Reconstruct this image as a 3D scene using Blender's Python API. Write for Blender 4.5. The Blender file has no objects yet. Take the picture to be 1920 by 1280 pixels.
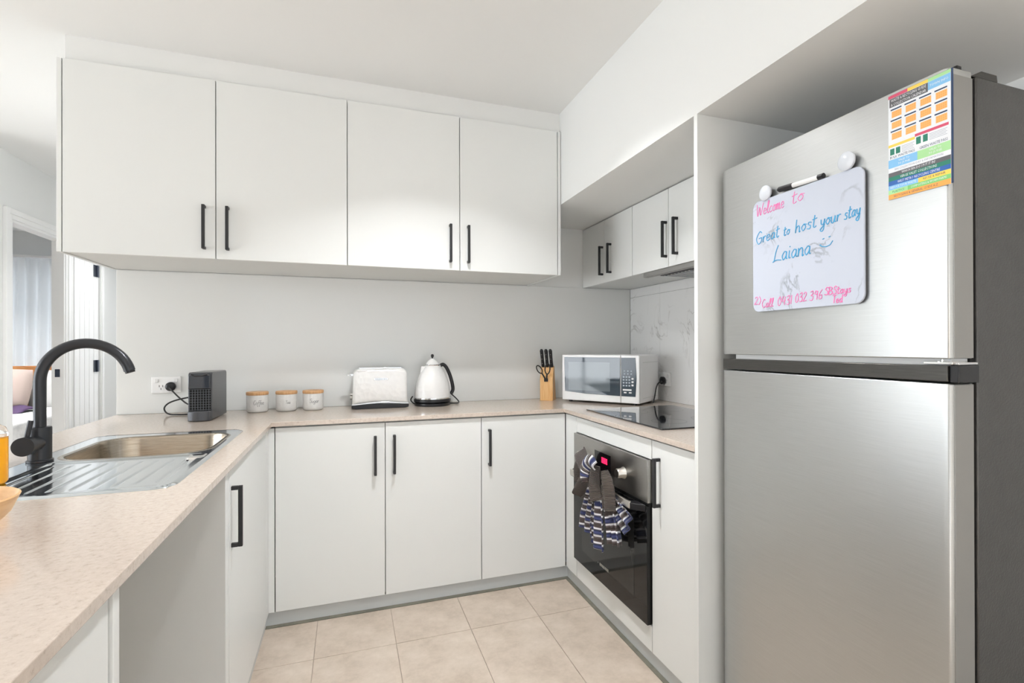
import bpy, bmesh, math, random
from mathutils import Vector, Matrix
random.seed(7)
D = bpy.data
C = bpy.context.scene.collection
PI = math.pi

# ------------------------------------------------------------------ camera
cam_d = D.cameras.new('camera'); cam = D.objects.new('camera', cam_d); C.objects.link(cam)
FPX = 981.18; CX = 1012.81; CY = 646.495
cam_d.sensor_width = 36.0; cam_d.lens = FPX / 1920 * 36
cam_d.shift_x = -(CX - 960) / 1920; cam_d.shift_y = (CY - 640) / 1920
cam_d.clip_start = 0.05; cam_d.clip_end = 60
yaw, pit, rol = math.radians(20.143), math.radians(.1278), math.radians(-.1388)
cam.matrix_world = (Matrix.Translation((0, 0, 1.2307)) @ Matrix.Rotation(-yaw, 4, 'Z')
                    @ Matrix.Rotation(PI / 2 + pit, 4, 'X') @ Matrix.Rotation(-rol * -1, 4, 'Z'))
bpy.context.scene.camera = cam

# ------------------------------------------------------------------ world, lights, exposure
vs = bpy.context.scene.view_settings
vs.view_transform = 'Standard'; vs.look = 'None'; vs.gamma = 1.0; vs.use_curve_mapping = False
vs.exposure = 0.41
w = D.worlds.new('sky'); bpy.context.scene.world = w; w.use_nodes = True
bg = w.node_tree.nodes['Background']; bg.inputs[0].default_value = (.62, .80, 1.0, 1); bg.inputs[1].default_value = .45

def area(name, loc, rot, sx, sy, power, col=(1, 1, 1)):
    l = D.lights.new(name, 'AREA'); l.shape = 'RECTANGLE'; l.size = sx; l.size_y = sy
    l.energy = power; l.color = col
    o = D.objects.new(name, l); C.objects.link(o); o.location = loc; o.rotation_euler = rot
    return o
# daylight through the big living-room window (left) and the glass doors (behind the camera)
area('daylight_left', (-4.42, 1.5, 1.2), (0, -PI / 2, 0), 2.1, 3.0, 102, (.935, .97, 1))
area('daylight_rear', (-.05, -3.72, 1.2), (PI / 2, 0, 0), 3.2, 2.1, 22, (.935, .97, 1))
sun_d = D.lights.new('sun', 'SUN'); sun_d.energy = 26; sun_d.angle = math.radians(.6); sun_d.color = (.94, .97, 1)
sun = D.objects.new('sun', sun_d); C.objects.link(sun); sun.rotation_euler = (math.radians(40), 0, math.radians(-12))
area('daylight_bedroom', (-3.3, 7.34, 1.35), (-PI / 2, 0, 0), 1.9, 1.5, 7, (.97, .985, 1))
area('fill_hall', (-1.52, 7.70, 1.3), (-PI / 2, 0, 0), .7, 2.0, 9, (.97, .98, 1))  # added fill light that brightens the hall wall

# ------------------------------------------------------------------ materials
def nt(name):
    m = D.materials.new(name); m.use_nodes = True
    return m, m.node_tree.nodes, m.node_tree.links, m.node_tree.nodes['Principled BSDF']
def mat(name, col, rough=.5, metal=0, spec=.5, coat=0, trans=0, emit=None, es=1, ior=1.45, alpha=1):
    m, n, l, b = nt(name)
    b.inputs['Base Color'].default_value = (*col, 1); b.inputs['Roughness'].default_value = rough
    b.inputs['Metallic'].default_value = metal; b.inputs['Specular IOR Level'].default_value = spec
    b.inputs['Coat Weight'].default_value = coat; b.inputs['Coat Roughness'].default_value = .05
    b.inputs['Transmission Weight'].default_value = trans; b.inputs['IOR'].default_value = ior
    b.inputs['Alpha'].default_value = alpha
    if emit: b.inputs['Emission Color'].default_value = (*emit, 1); b.inputs['Emission Strength'].default_value = es
    return m
def ramp(n, pts):
    r = n.new('ShaderNodeValToRGB'); e = r.color_ramp.elements
    e[0].position, e[0].color = pts[0][0], (*pts[0][1], 1)
    e[1].position, e[1].color = pts[-1][0], (*pts[-1][1], 1)
    for p, c in pts[1:-1]:
        x = e.new(p); x.color = (*c, 1)
    return r
def noise(n, l, scale, detail=6, rough=.6, sc=(1, 1, 1), coord='Object', dist=0):
    t = n.new('ShaderNodeTexCoord'); mp = n.new('ShaderNodeMapping'); mp.inputs['Scale'].default_value = sc
    l.new(t.outputs[coord], mp.inputs[0]); x = n.new('ShaderNodeTexNoise')
    x.inputs['Scale'].default_value = scale; x.inputs['Detail'].default_value = detail
    x.inputs['Roughness'].default_value = rough; x.inputs['Distortion'].default_value = dist
    l.new(mp.outputs[0], x.inputs['Vector']); return x
def noisy(name, stops, scale, rough=.5, spec=.5, metal=0, sc=(1, 1, 1), detail=6, bump=0, bscale=None, dist=0, coat=0, nrough=.6):
    m, n, l, b = nt(name)
    x = noise(n, l, scale, detail, nrough, sc, dist=dist); r = ramp(n, stops)
    l.new(x.outputs[0], r.inputs[0]); l.new(r.outputs[0], b.inputs['Base Color'])
    b.inputs['Roughness'].default_value = rough; b.inputs['Specular IOR Level'].default_value = spec
    b.inputs['Metallic'].default_value = metal; b.inputs['Coat Weight'].default_value = coat
    if bump:
        y = noise(n, l, bscale or scale, 3, .5, sc); bp = n.new('ShaderNodeBump'); bp.inputs['Strength'].default_value = bump
        bp.inputs['Distance'].default_value = .002; l.new(y.outputs[0], bp.inputs['Height']); l.new(bp.outputs[0], b.inputs['Normal'])
    return m
def g(v): return (v, v, v)
M = {}
M['wall'] = mat('wall_paint', (.832, .84, .828), .75, spec=.25)
M['ceiling'] = mat('ceiling_paint', (.842, .85, .84), .85, spec=.2)
M['soffit'] = mat('soffit_paint', (.82, .83, .818), .8, spec=.2)
M['glass_splash'] = mat('splashback_glass', (.79, .80, .785), .12, spec=.5)
M['cab'] = mat('cabinet_white', (.808, .822, .808), .38, spec=.4)
M['cabside'] = mat('cabinet_carcass', (.72, .735, .72), .45, spec=.35)
M['kick'] = mat('kickboard_grey', (.58, .60, .60), .4, spec=.5)
M['black'] = mat('black_metal', (.022, .022, .024), .42, spec=.5)
M['tap'] = mat('black_tap', (.045, .047, .052), .30, metal=.6, spec=.6)
M['plast_black'] = mat('black_plastic', (.015, .015, .017), .3, spec=.5)
M['rubber'] = mat('cord_rubber', (.02, .02, .02), .55)
M['white_gloss'] = mat('white_gloss', (.85, .85, .84), .15, spec=.5)
M['white_pl'] = mat('white_plastic', (.88, .88, .875), .35)
M['trimw'] = mat('gloss_trim', (.88, .88, .87), .3)
M['chrome'] = mat('chrome', (.8, .8, .8), .08, metal=1)
M['cooktop'] = mat('cooktop_glass', (.012, .013, .016), .03, spec=.8, coat=.5)
M['mark'] = mat('grey_marking', (.35, .36, .38), .4)
M['zone'] = mat('zone_print', (.05, .05, .055), .3)
M['ovenglass'] = mat('oven_glass', (.010, .010, .010), .06, spec=.35)
M['oveninner'] = mat('oven_inner_glass', (.028, .028, .027), .06, spec=.35)
M['display'] = mat('display', (.01, .008, .01), .1)
M['led'] = mat('red_led', (.6, .01, .04), .4, emit=(1, .02, .10), es=2.2)
M['mwglass'] = mat('microwave_glass', (.03, .05, .07), .03, spec=.8, coat=.3)
M['mwmesh'] = mat('microwave_window', (.12, .15, .17), .06, spec=.8, coat=.3)
M['mwpanel'] = mat('microwave_panel', (.03, .05, .07), .12, spec=.6)
M['mwtxt'] = mat('microwave_print', (.45, .5, .55), .5)
M['orange'] = mat('orange_soap', (1.0, .43, .015), .08, spec=.5, trans=.12, ior=1.34)
M['clearpl'] = mat('clear_plastic', (.95, .97, .98), .05, trans=.95, ior=1.3)
M['board'] = None
M['pink'] = mat('pink_ink', (.90, .22, .50), .6)
M['blue'] = mat('blue_ink', (.07, .38, .66), .6)
M['magnet'] = mat('magnet_white', (.66, .69, .74), .25)
M['hinge'] = mat('dark_hinge', (.05, .06, .085), .35, metal=.6)
M['grille'] = mat('grille_grey', (.13, .14, .155), .4)
M['coffee'] = mat('coffee_machine_grey', (.085, .088, .097), .28, metal=.35, spec=.6)
M['coffee_front'] = mat('coffee_front_gloss', (.03, .035, .045), .06, spec=.8, coat=.6)
M['ceramic'] = noisy('ceramic_jar', [(.3, (.72, .72, .71)), (.7, (.82, .82, .80))], 60, .25)
M['gasket'] = mat('dark_gap', (.01, .01, .01), .8)
M['paper'] = mat('paper', (.85, .86, .88), .6)
M['pillow_b'] = mat('pillow_beige', (.42, .34, .30), .9, spec=.1)
M['pillow_w'] = mat('pillow_white', (.58, .575, .56), .9, spec=.1)
M['throw'] = mat('purple_throw', (.085, .055, .11), .9, spec=.1)
M['quilt'] = noisy('quilt', [(.35, (.62, .62, .61)), (.65, (.80, .80, .79))], 14, .9, .1, bump=.3)
M['headboard'] = noisy('headboard_wood', [(.3, (.42, .17, .06)), (.7, (.60, .28, .10))], 6, .4, sc=(1, 8, 8))
M['wood_bowl'] = noisy('bowl_wood', [(.3, (.66, .36, .15)), (.55, (.86, .56, .28)), (.75, (.90, .64, .36))], 9, .35, sc=(1, 1, 5), detail=3)
M['wood_lid'] = noisy('lid_wood', [(.3, (.60, .32, .14)), (.7, (.80, .50, .26))], 20, .5, sc=(8, 1, 1))
M['wood_block'] = noisy('block_wood', [(.3, (.74, .38, .13)), (.6, (.86, .54, .24)), (.8, (.90, .64, .34))], 22, .4, sc=(7, 7, .35), detail=3)
M['bench'] = noisy('stone_benchtop', [(.30, (.45, .365, .30)), (.45, (.60, .51, .435)), (.60, (.645, .555, .48)), (.72, (.70, .625, .55))], 90, .14, .5, detail=9, nrough=.75)
M['tile'] = noisy('floor_tile', [(.32, (.45, .37, .30)), (.5, (.575, .485, .405)), (.68, (.66, .57, .49))], 5.5, .5, .35, detail=12, nrough=.72)
M['grout'] = mat('floor_grout', (.47, .40, .33), .9)
M['shadestrip'] = noisy('floor_shade_strip', [(.4, (.15, .145, .115)), (.6, (.20, .19, .15))], 12, .6)  # dark colour stands in for the shadow at the kickboards
M['steel_sink'] = noisy('sink_steel', [(.3, (.74, .79, .83)), (.7, (.78, .83, .87))], 5, .10, metal=1)
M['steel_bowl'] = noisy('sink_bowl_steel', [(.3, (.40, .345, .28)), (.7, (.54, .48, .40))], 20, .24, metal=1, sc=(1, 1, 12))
M['fridge'] = None
M['fr_side'] = noisy('fridge_side', [(.3, (.034, .033, .031)), (.7, (.048, .046, .044))], 30, .38, .9, bump=.5, bscale=230)
M['fr_edge'] = mat('fridge_door_edge', (.33, .325, .31), .40, metal=.5)
M['fr_handle'] = noisy('fridge_handle_dark', [(.3, (.075, .072, .068)), (.7, (.11, .107, .10))], 20, .32, metal=.8, sc=(1, 1, 60))
M['steel_oven'] = noisy('oven_steel', [(.3, (.36, .35, .335)), (.7, (.42, .41, .39))], 30, .30, metal=1, sc=(1, 1, 50))
M['steel_soft'] = mat('satin_steel', (.62, .60, .56), .28, metal=1)
M['hood'] = mat('hood_grey', (.50, .50, .49), .35, metal=.7)

def mk_fridge():
    m, n, l, b = nt('brushed_steel')
    x = noise(n, l, 9, 4, .6, (1, 1, 60)); r = ramp(n, [(.3, (.52, .53, .525)), (.7, (.57, .58, .575))])
    l.new(x.outputs[0], r.inputs[0]); l.new(r.outputs[0], b.inputs['Base Color'])
    b.inputs['Metallic'].default_value = 1; b.inputs['Roughness'].default_value = .40
    y = noise(n, l, 16, 3, .7, (1, 1, 50)); bp = n.new('ShaderNodeBump'); bp.inputs['Strength'].default_value = .10; bp.inputs['Distance'].default_value = .001
    l.new(y.outputs[0], bp.inputs['Height']); l.new(bp.outputs[0], b.inputs['Normal'])
    return m
M['fridge'] = mk_fridge()
def marble(name, base, vein, scale, rough, width=.02, amt=.6):
    m, n, l, b = nt(name)
    x = noise(n, l, scale, 5, .55, dist=1.2)
    s = n.new('ShaderNodeMath'); s.operation = 'SUBTRACT'; s.inputs[1].default_value = .5
    a = n.new('ShaderNodeMath'); a.operation = 'ABSOLUTE'
    l.new(x.outputs[0], s.inputs[0]); l.new(s.outputs[0], a.inputs[0])
    r = ramp(n, [(0, g(1)), (width, g(0))]); l.new(a.outputs[0], r.inputs[0])
    y = noise(n, l, scale * .8, 2, .5); r2 = ramp(n, [(.50, g(0)), (.66, g(amt))]); l.new(y.outputs[0], r2.inputs[0])
    mu = n.new('ShaderNodeMath'); mu.operation = 'MULTIPLY'; l.new(r.outputs[0], mu.inputs[0]); l.new(r2.outputs[0], mu.inputs[1])
    mx = n.new('ShaderNodeMix'); mx.data_type = 'RGBA'; mx.inputs[6].default_value = (*base, 1); mx.inputs[7].default_value = (*vein, 1)
    l.new(mu.outputs[0], mx.inputs[0]); l.new(mx.outputs[2], b.inputs['Base Color']); b.inputs['Roughness'].default_value = rough
    return m
M['marble'] = marble('marble_tile', (.82, .82, .81), (.48, .47, .45), 4.2, .12, .022, .8)
M['board'] = marble('whiteboard_marble', (.56, .60, .69), (.26, .28, .32), 9, .2, .03, .8)
def mk_cloth(name, striped):
    m, n, l, b = nt(name)
    uv = n.new('ShaderNodeUVMap'); sp = n.new('ShaderNodeSeparateXYZ'); l.new(uv.outputs[0], sp.inputs[0])
    if striped:
        fr = n.new('ShaderNodeMath'); fr.operation = 'FRACT'; l.new(sp.outputs[1], fr.inputs[0])
        r = ramp(n, [(0, (.80, .80, .84)), (.13, (.05, .06, .15)), (.50, (.80, .80, .84)), (.63, (.10, .08, .078))])
        r.color_ramp.interpolation = 'CONSTANT'; l.new(fr.outputs[0], r.inputs[0]); l.new(r.outputs[0], b.inputs['Base Color'])
    else:
        b.inputs['Base Color'].default_value = (.115, .088, .076, 1)
    wv = n.new('ShaderNodeMath'); wv.operation = 'MULTIPLY'; wv.inputs[1].default_value = 2 * PI * (3 if striped else 3.0)
    sn = n.new('ShaderNodeMath'); sn.operation = 'SINE'; l.new(sp.outputs[1], wv.inputs[0]); l.new(wv.outputs[0], sn.inputs[0])
    bp = n.new('ShaderNodeBump'); bp.inputs['Strength'].default_value = .9; bp.inputs['Distance'].default_value = .004
    l.new(sn.outputs[0], bp.inputs['Height']); l.new(bp.outputs[0], b.inputs['Normal'])
    b.inputs['Roughness'].default_value = .95; b.inputs['Specular IOR Level'].default_value = .1
    b.inputs['Sheen Weight'].default_value = .3
    return m
M['cloth_s'] = mk_cloth('striped_towel_cloth', True); M['cloth_b'] = mk_cloth('brown_waffle_cloth', False)
def mk_quilted():
    m, n, l, b = nt('faceted_white')
    t = n.new('ShaderNodeTexCoord'); v = n.new('ShaderNodeTexVoronoi'); v.inputs['Scale'].default_value = 38
    l.new(t.outputs['Object'], v.inputs['Vector']); bp = n.new('ShaderNodeBump'); bp.inputs['Strength'].default_value = .45; bp.inputs['Distance'].default_value = .004
    l.new(v.outputs['Distance'], bp.inputs['Height']); l.new(bp.outputs[0], b.inputs['Normal'])
    b.inputs['Base Color'].default_value = (.84, .84, .83, 1); b.inputs['Roughness'].default_value = .18
    return m
M['facet'] = mk_quilted()
def mk_sheer():
    m, n, l, b = nt('sheer_curtain')
    tr = n.new('ShaderNodeBsdfTranslucent'); tr.inputs[0].default_value = (.85, .86, .86, 1)
    mx = n.new('ShaderNodeMixShader'); mx.inputs[0].default_value = .6
    b.inputs['Base Color'].default_value = (.82, .82, .81, 1); b.inputs['Roughness'].default_value = .9
    l.new(b.outputs[0], mx.inputs[1]); l.new(tr.outputs[0], mx.inputs[2]); l.new(mx.outputs[0], n['Material Output'].inputs[0])
    return m
M['sheer'] = mk_sheer()
def mk_pane():
    m, n, l, b = nt('window_pane')
    tr = n.new('ShaderNodeBsdfTransparent'); gl = n.new('ShaderNodeBsdfGlossy'); gl.inputs['Roughness'].default_value = .02
    mx = n.new('ShaderNodeMixShader'); mx.inputs[0].default_value = .06
    l.new(tr.outputs[0], mx.inputs[1]); l.new(gl.outputs[0], mx.inputs[2]); l.new(mx.outputs[0], n['Material Output'].inputs[0])
    return m
M['pane'] = mk_pane()
def flat(name, c): M[name] = mat(name, c, .55); return M[name]
for k, c in dict(fl_orange=(.95, .42, .10), fl_yellow=(.95, .68, .12), fl_green=(.25, .62, .20), fl_lgreen=(.42, .75, .35), fl_dgreen=(.03, .22, .15),
                 fl_blue=(.04, .14, .45), fl_lblue=(.25, .55, .85), fl_grey=(.13, .13, .14), fl_white=(.85, .87, .90), fl_red=(.70, .10, .18),
                 fl_navy=(.03, .06, .13), fl_peach=(.95, .50, .18), fl_print=(.33, .36, .44)).items(): flat(k, c)

# ------------------------------------------------------------------ mesh helpers
WL = {}                                         # world location of unrotated parents
class B:
    def __init__(s): s.v = []; s.f = []; s.uv = None
    def add(s, vs_, fs):
        o = len(s.v); s.v += [tuple(p) for p in vs_]; s.f += [tuple(i + o for i in f) for f in fs]; return s
    def box(s, x0, x1, y0, y1, z0, z1):
        x0, x1 = sorted((x0, x1)); y0, y1 = sorted((y0, y1)); z0, z1 = sorted((z0, z1))
        return s.add([(x0, y0, z0), (x1, y0, z0), (x1, y1, z0), (x0, y1, z0), (x0, y0, z1), (x1, y0, z1), (x1, y1, z1), (x0, y1, z1)],
                     [(0, 3, 2, 1), (4, 5, 6, 7), (0, 1, 5, 4), (1, 2, 6, 5), (2, 3, 7, 6), (3, 0, 4, 7)])
    def lathe(s, prof, cx=0, cy=0, cz=0, n=40, axis='z', sx=1, sy=1, caps=True):
        vs_ = []; m = len(prof)
        for k in range(n):
            a = 2 * PI * k / n
            for r, h in prof:
                p, q = r * math.cos(a) * sx, r * math.sin(a) * sy
                vs_.append({'z': (cx + p, cy + q, cz + h), 'y': (cx + q, cy + h, cz + p), 'x': (cx + h, cy + p, cz + q)}[axis])
        fs = []
        for k in range(n):
            k2 = (k + 1) % n
            for j in range(m - 1): fs.append((k * m + j, k2 * m + j, k2 * m + j + 1, k * m + j + 1))
        if caps and prof[0][0] > 1e-6: fs.append(tuple(k * m for k in reversed(range(n))))
        if caps and prof[-1][0] > 1e-6: fs.append(tuple(k * m + m - 1 for k in range(n)))
        return s.add(vs_, fs)
    def cyl(s, cx, cy, cz, r, h, axis='z', n=32, bev=0):
        p = [(r, 0), (r, h)] if not bev else [(r - bev, 0), (r, bev), (r, h - bev), (r - bev, h)]
        return s.lathe(p, cx, cy, cz, n, axis)
    def tube(s, pts, r, n=10, closed=False, flat=None):
        pts = [Vector(p) for p in pts]; m = len(pts); vs_ = []
        t0 = None; up = None
        for i, p in enumerate(pts):
            if closed: t = pts[(i + 1) % m] - pts[i - 1]
            else: t = pts[min(i + 1, m - 1)] - pts[max(i - 1, 0)]
            t.normalize()
            if up is None:
                up = Vector((0, 0, 1)) if abs(t.z) < .9 else Vector((1, 0, 0))
            up = (up - t * up.dot(t)).normalized(); sd = t.cross(up)
            rr = r[i] if isinstance(r, (list, tuple)) else r
            for k in range(n):
                a = 2 * PI * k / n; vs_.append(p + up * math.cos(a) * rr + sd * math.sin(a) * rr * (flat or 1))
        fs = []
        for i in range(m if closed else m - 1):
            j = (i + 1) % m
            for k in range(n):
                k2 = (k + 1) % n; fs.append((i * n + k, i * n + k2, j * n + k2, j * n + k))
        if not closed: fs += [tuple(reversed(range(n))), tuple(range((m - 1) * n, m * n))]
        return s.add(vs_, fs)
    def prism(s, poly, a0, a1, axis='y'):
        """poly 2D extruded along axis; 'y': (x,z); 'x': (y,z); 'z': (x,y)"""
        def P(u, v, w_): return {'y': (u, w_, v), 'x': (w_, u, v), 'z': (u, v, w_)}[axis]
        n = len(poly); vs_ = [P(u, v, a0) for u, v in poly] + [P(u, v, a1) for u, v in poly]
        return s.add(vs_, [tuple(reversed(range(n))), tuple(range(n, 2 * n))] + [(i, (i + 1) % n, (i + 1) % n + n, i + n) for i in range(n)])
    def grid(s, fn, nu, nv, uvfn=None, flip=False):
        vs_ = [fn(i / nu, j / nv) for j in range(nv + 1) for i in range(nu + 1)]
        fs = [(j * (nu + 1) + i, j * (nu + 1) + i + 1, (j + 1) * (nu + 1) + i + 1, (j + 1) * (nu + 1) + i) for j in range(nv) for i in range(nu)]
        if uvfn:
            if s.uv is None: s.uv = {}
            o = len(s.v)
            for j in range(nv + 1):
                for i in range(nu + 1): s.uv[o + j * (nu + 1) + i] = uvfn(i / nu, j / nv)
        return s.add(vs_, fs)
    def loft(s, rings, cap0=False, cap1=False):
        m = len(rings[0]); vs_ = [p for r in rings for p in r]; fs = []
        for i in range(len(rings) - 1):
            for k in range(m):
                k2 = (k + 1) % m; fs.append((i * m + k, i * m + k2, (i + 1) * m + k2, (i + 1) * m + k))
        if cap0: fs.append(tuple(reversed(range(m))))
        if cap1: fs.append(tuple(range((len(rings) - 1) * m, len(rings) * m)))
        return s.add(vs_, fs)

def rrect(x0, x1, y0, y1, r, n=6):
    out = []
    rs = r if isinstance(r, (list, tuple)) else [r] * 4     # corners: x1y0, x1y1, x0y1, x0y0
    for (cx, cy, a0), q in zip([(x1, y0, -90), (x1, y1, 0), (x0, y1, 90), (x0, y0, 180)], rs):
        sx = 1 if cx == x1 else -1; sy = 1 if cy == y1 else -1
        for k in range(n + 1):
            a = math.radians(a0 + 90 * k / n); out.append((cx - sx * q + q * math.cos(a), cy - sy * q + q * math.sin(a)))
    return out

def wmat(p):
    m = Matrix.Identity(4)
    while p is not None: m = Matrix.Translation(p.location) @ Matrix.Rotation(p.rotation_euler.z, 4, 'Z') @ m; p = p.parent
    return m
def worldloc(p):
    v = Vector((0, 0, 0))
    while p is not None: v += p.location; p = p.parent
    return v
def obj(name, b, m, parent=None, bevel=0, smooth=False, local=False, segs=2, label=None, solid=0, sub=0, kind=None):
    me = D.meshes.new(name)
    vs_ = b.v
    if parent is not None and not local:
        mi = wmat(parent).inverted(); vs_ = [tuple(mi @ Vector(p)) for p in vs_]
    me.from_pydata(vs_, [], b.f)
    bm = bmesh.new(); bm.from_mesh(me); bmesh.ops.recalc_face_normals(bm, faces=bm.faces); bm.to_mesh(me); bm.free()
    if b.uv:
        ul = me.uv_layers.new(name='UVMap')
        for lp in me.loops: ul.data[lp.index].uv = b.uv.get(lp.vertex_index, (0, 0))
    me.materials.append(m); me.validate(); me.update()
    ob = D.objects.new(name, me); C.objects.link(ob)
    if parent is not None: ob.parent = parent
    if solid:
        md = ob.modifiers.new('solid', 'SOLIDIFY'); md.thickness = solid; md.offset = 0
    if bevel:
        md = ob.modifiers.new('bevel', 'BEVEL'); md.width = bevel; md.segments = segs; md.limit_method = 'ANGLE'; md.angle_limit = math.radians(40)
    if sub:
        md = ob.modifiers.new('sub', 'SUBSURF'); md.levels = sub; md.render_levels = sub
    if smooth or bevel:
        for p in me.polygons: p.use_smooth = True
        try: me.set_sharp_from_angle(angle=math.radians(40))
        except Exception: pass
    if label: ob['label'] = label
    if kind: ob['kind'] = kind
    return ob
def thing(name, label, cat, loc=(0, 0, 0), rotz=0, group=None):
    o = D.objects.new(name, None); C.objects.link(o); o.empty_display_size = .05
    o.location = loc; o.rotation_euler = (0, 0, rotz); o['label'] = label; o['category'] = cat
    if group: o['group'] = group
    return o
def tag(o, label, cat, group=None):
    o['label'] = label; o['category'] = cat
    if group: o['group'] = group
    return o
def struct(name, b, m, bevel=0, parent=None):
    o = obj(name, b, m, parent, bevel)
    if parent is None: o['kind'] = 'structure'
    return o
def box(*a): return B().box(*a)

# ------------------------------------------------------------------ key dimensions
YW = 3.115; XR = 1.797; ZC = 2.481; ZK = 1.989
XL = -1.064; XS = -.3135; XRS = 1.070; YC = 2.551
YD = 2.566; XRD = 1.085; XPD = -.329; ZKICK = .063

# ------------------------------------------------------------------ room shell
fl = struct('floor', box(-5.4, 1.95, -3.6, 7.9, -.12, -.004), M['grout'])
tme = None
for i in range(-13, 4):
    for j in range(-6, 5):
        x = .185 + .315 * i; y = 2.245 + .63 * (j - 4) ; y -= 0
        x1, y1 = x + .315, y + .63
        if x1 > XR: continue
        if y1 > 2.9 and False: continue
        if tme is None:
            b = box(.0011, .3139, .0011, .6289, -.01, 0)
            ob = obj('floor_tile', b, M['tile'], fl, bevel=.0008, segs=1); tme = ob.data
            ob.location = (x, y, 0)
        else:
            ob = D.objects.new('floor_tile', tme); C.objects.link(ob); ob.parent = fl; ob.location = (x, y, 0)
            md = ob.modifiers.new('bevel', 'BEVEL'); md.width = .0008; md.segments = 1
struct('floor_shade_1', box(-.352, 1.098, 2.553, 2.5775, .0002, .003), M['shadestrip'])  # painted shadow strip on the floor, back run
struct('floor_shade_2', box(1.078, 1.102, .6, 2.552, .0002, .003), M['shadestrip'])  # painted shadow strip on the floor, right run
struct('ceiling', box(-5.4, 1.95, -3.6, 7.9, ZC, ZC + .1), M['ceiling'])
struct('wall_back', box(XL, XR, YW, YW + .09, 0, ZC), M['wall'])
struct('wall_hall_right', box(XL - .0, XL + .09, YW + .09, 7.6, 0, ZC), M['wall'])
wr = struct('wall_right', box(XR, XR + .1, -3.5, YW + .09, 0, ZC), M['wall'])
struct('wall_bulkhead_right', box(1.072, XR, .25, YW, ZK, ZC), M['soffit'])
struct('wall_bulkhead_back', box(-1.0608, 1.072, 2.6148, YW, 2.3775, ZC), M['wall'])
# hall wall with the bedroom door opening and a closed cupboard door
HX = -2.04
b = B().box(HX - .065, HX, 3.9, 4.30, 0, ZC).box(HX - .065, HX, 4.30, 5.0, 2.06, ZC).box(HX - .065, HX, 5.0, 5.14, 0, ZC)
b.box(HX - .065, HX, 5.14, 5.62, 2.037, ZC).box(HX - .065, HX, 5.62, 7.6, 0, ZC)
struct('wall_hall_left', b, M['wall'])
struct('wall_cross', box(-5.3, HX, 3.80, 3.90, 0, ZC), M['wall'])
b = box(-1.064, HX - .065, 7.6, 7.7, 2.25, ZC); b.box(-1.064, -1.18, 7.6, 7.7, 0, 2.25).box(HX - .065, -1.88, 7.6, 7.7, 0, 2.25).box(-1.88, -1.18, 7.6, 7.7, 0, .3)
struct('wall_hall_end', b, M['wall'])
# bedroom
b = box(-5.3, HX - .065, 7.2, 7.3, 2.12, ZC); b.box(-5.3, -4.3, 7.2, 7.3, 0, 2.12).box(-2.3, HX - .065, 7.2, 7.3, 0, 2.12).box(-4.3, -2.3, 7.2, 7.3, 0, .55)
struct('wall_bedroom', b, M['wall'])
struct('wall_bedroom_left', box(-5.4, -5.3, 3.8, 7.3, 0, ZC), M['wall'])
# living room walls with windows
b = box(-4.3, -4.2, -3.5, .0, 0, ZC); b.box(-4.3, -4.2, 3.0, 3.8, 0, ZC).box(-4.3, -4.2, 0, 3.0, 2.15, ZC).box(-4.3, -4.2, 0, 3.0, 0, .12)
struct('wall_left', b, M['wall'])
b = box(-4.3, -1.7, -3.6, -3.5, 0, ZC); b.box(1.6, XR + .1, -3.6, -3.5, 0, ZC).box(-1.7, 1.6, -3.6, -3.5, 2.2, ZC)
struct('wall_rear', b, M['wall'])
def window(name, axis, c, a0, a1, z0, z1, nm):
    fr = B(); pn = []
    t = .035
    def bx(bb, u0, u1, w0, w1, d0, d1):
        return bb.box(c + d0, c + d1, u0, u1, w0, w1) if axis == 'x' else bb.box(u0, u1, c + d0, c + d1, w0, w1)
    for k in range(nm + 1):
        u = a0 + (a1 - a0) * k / nm; bx(fr, u - t / 2 + (t / 2 if k == 0 else 0), u + t / 2 - (t / 2 if k == nm else 0), z0, z1, -.06, -.02)
    bx(fr, a0, a1, z0, z0 + t, -.06, -.02); bx(fr, a0, a1, z1 - t, z1, -.06, -.02)
    f = struct(name, fr, M['fl_grey'])
    for k in range(nm):
        u = a0 + (a1 - a0) * k / nm; obj('pane', bx(B(), u + t, u + (a1 - a0) / nm - t, z0 + t, z1 - t, -.042, -.038), M['pane'], f)
window('window_1', 'x', -4.22, 0, 3.0, .12, 2.15, 3)
window('window_2', 'y', -3.52, -1.7, 1.6, 0, 2.2, 3)
window('window_3', 'y', 7.30, -4.3, -2.3, .55, 2.12, 2)
window('hall_fill_window', 'y', 7.70, -1.88, -1.18, .3, 2.25, 1)  # unseen window added so fill light reaches the hall wall
# bedroom door frame : jambs, head, architraves
df = obj('door_1', B().box(HX - .065, HX + .002, 4.30, 4.325, 0, 2.06).box(HX - .065, HX + .002, 4.985, 5.0, 0, 2.06).box(HX - .065, HX + .002, 4.325, 4.985, 2.037, 2.06), M['trimw']); df['kind'] = 'structure'
def archi(y0, y1, z1, par, x=HX):
    b = B()
    for (t0, t1, d) in ((0, .018, .010), (.018, .050, .016), (.050, .085, .021)):
        b.box(x, x + d, y0 - t1, y0 - t0, 0, z1 + t1).box(x, x + d, y1 + t0, y1 + t1, 0, z1 + t1).box(x, x + d, y0 - t0, y1 + t0, z1 + t0, z1 + t1)
    return obj('architrave', b, M['trimw'], par, bevel=.002)
archi(4.338, 4.985, 2.037, df)
sp = B().box(HX - .045, HX - .014, 4.981, 4.985, 1.005, 1.065)
obj('strike_plate', sp, M['hinge'], df, bevel=.004)
d2 = obj('door_2', box(HX - .05, HX - .006, 5.145, 5.615, .01, 2.03), M['trimw']); d2['kind'] = 'structure'
for k in range(5):
    y = 5.175 + k * .084
    obj('board', box(HX - .006, HX + .001, y, y + .078, .05, 1.99), M['trimw'], d2, bevel=.003)
b = B()
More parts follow.
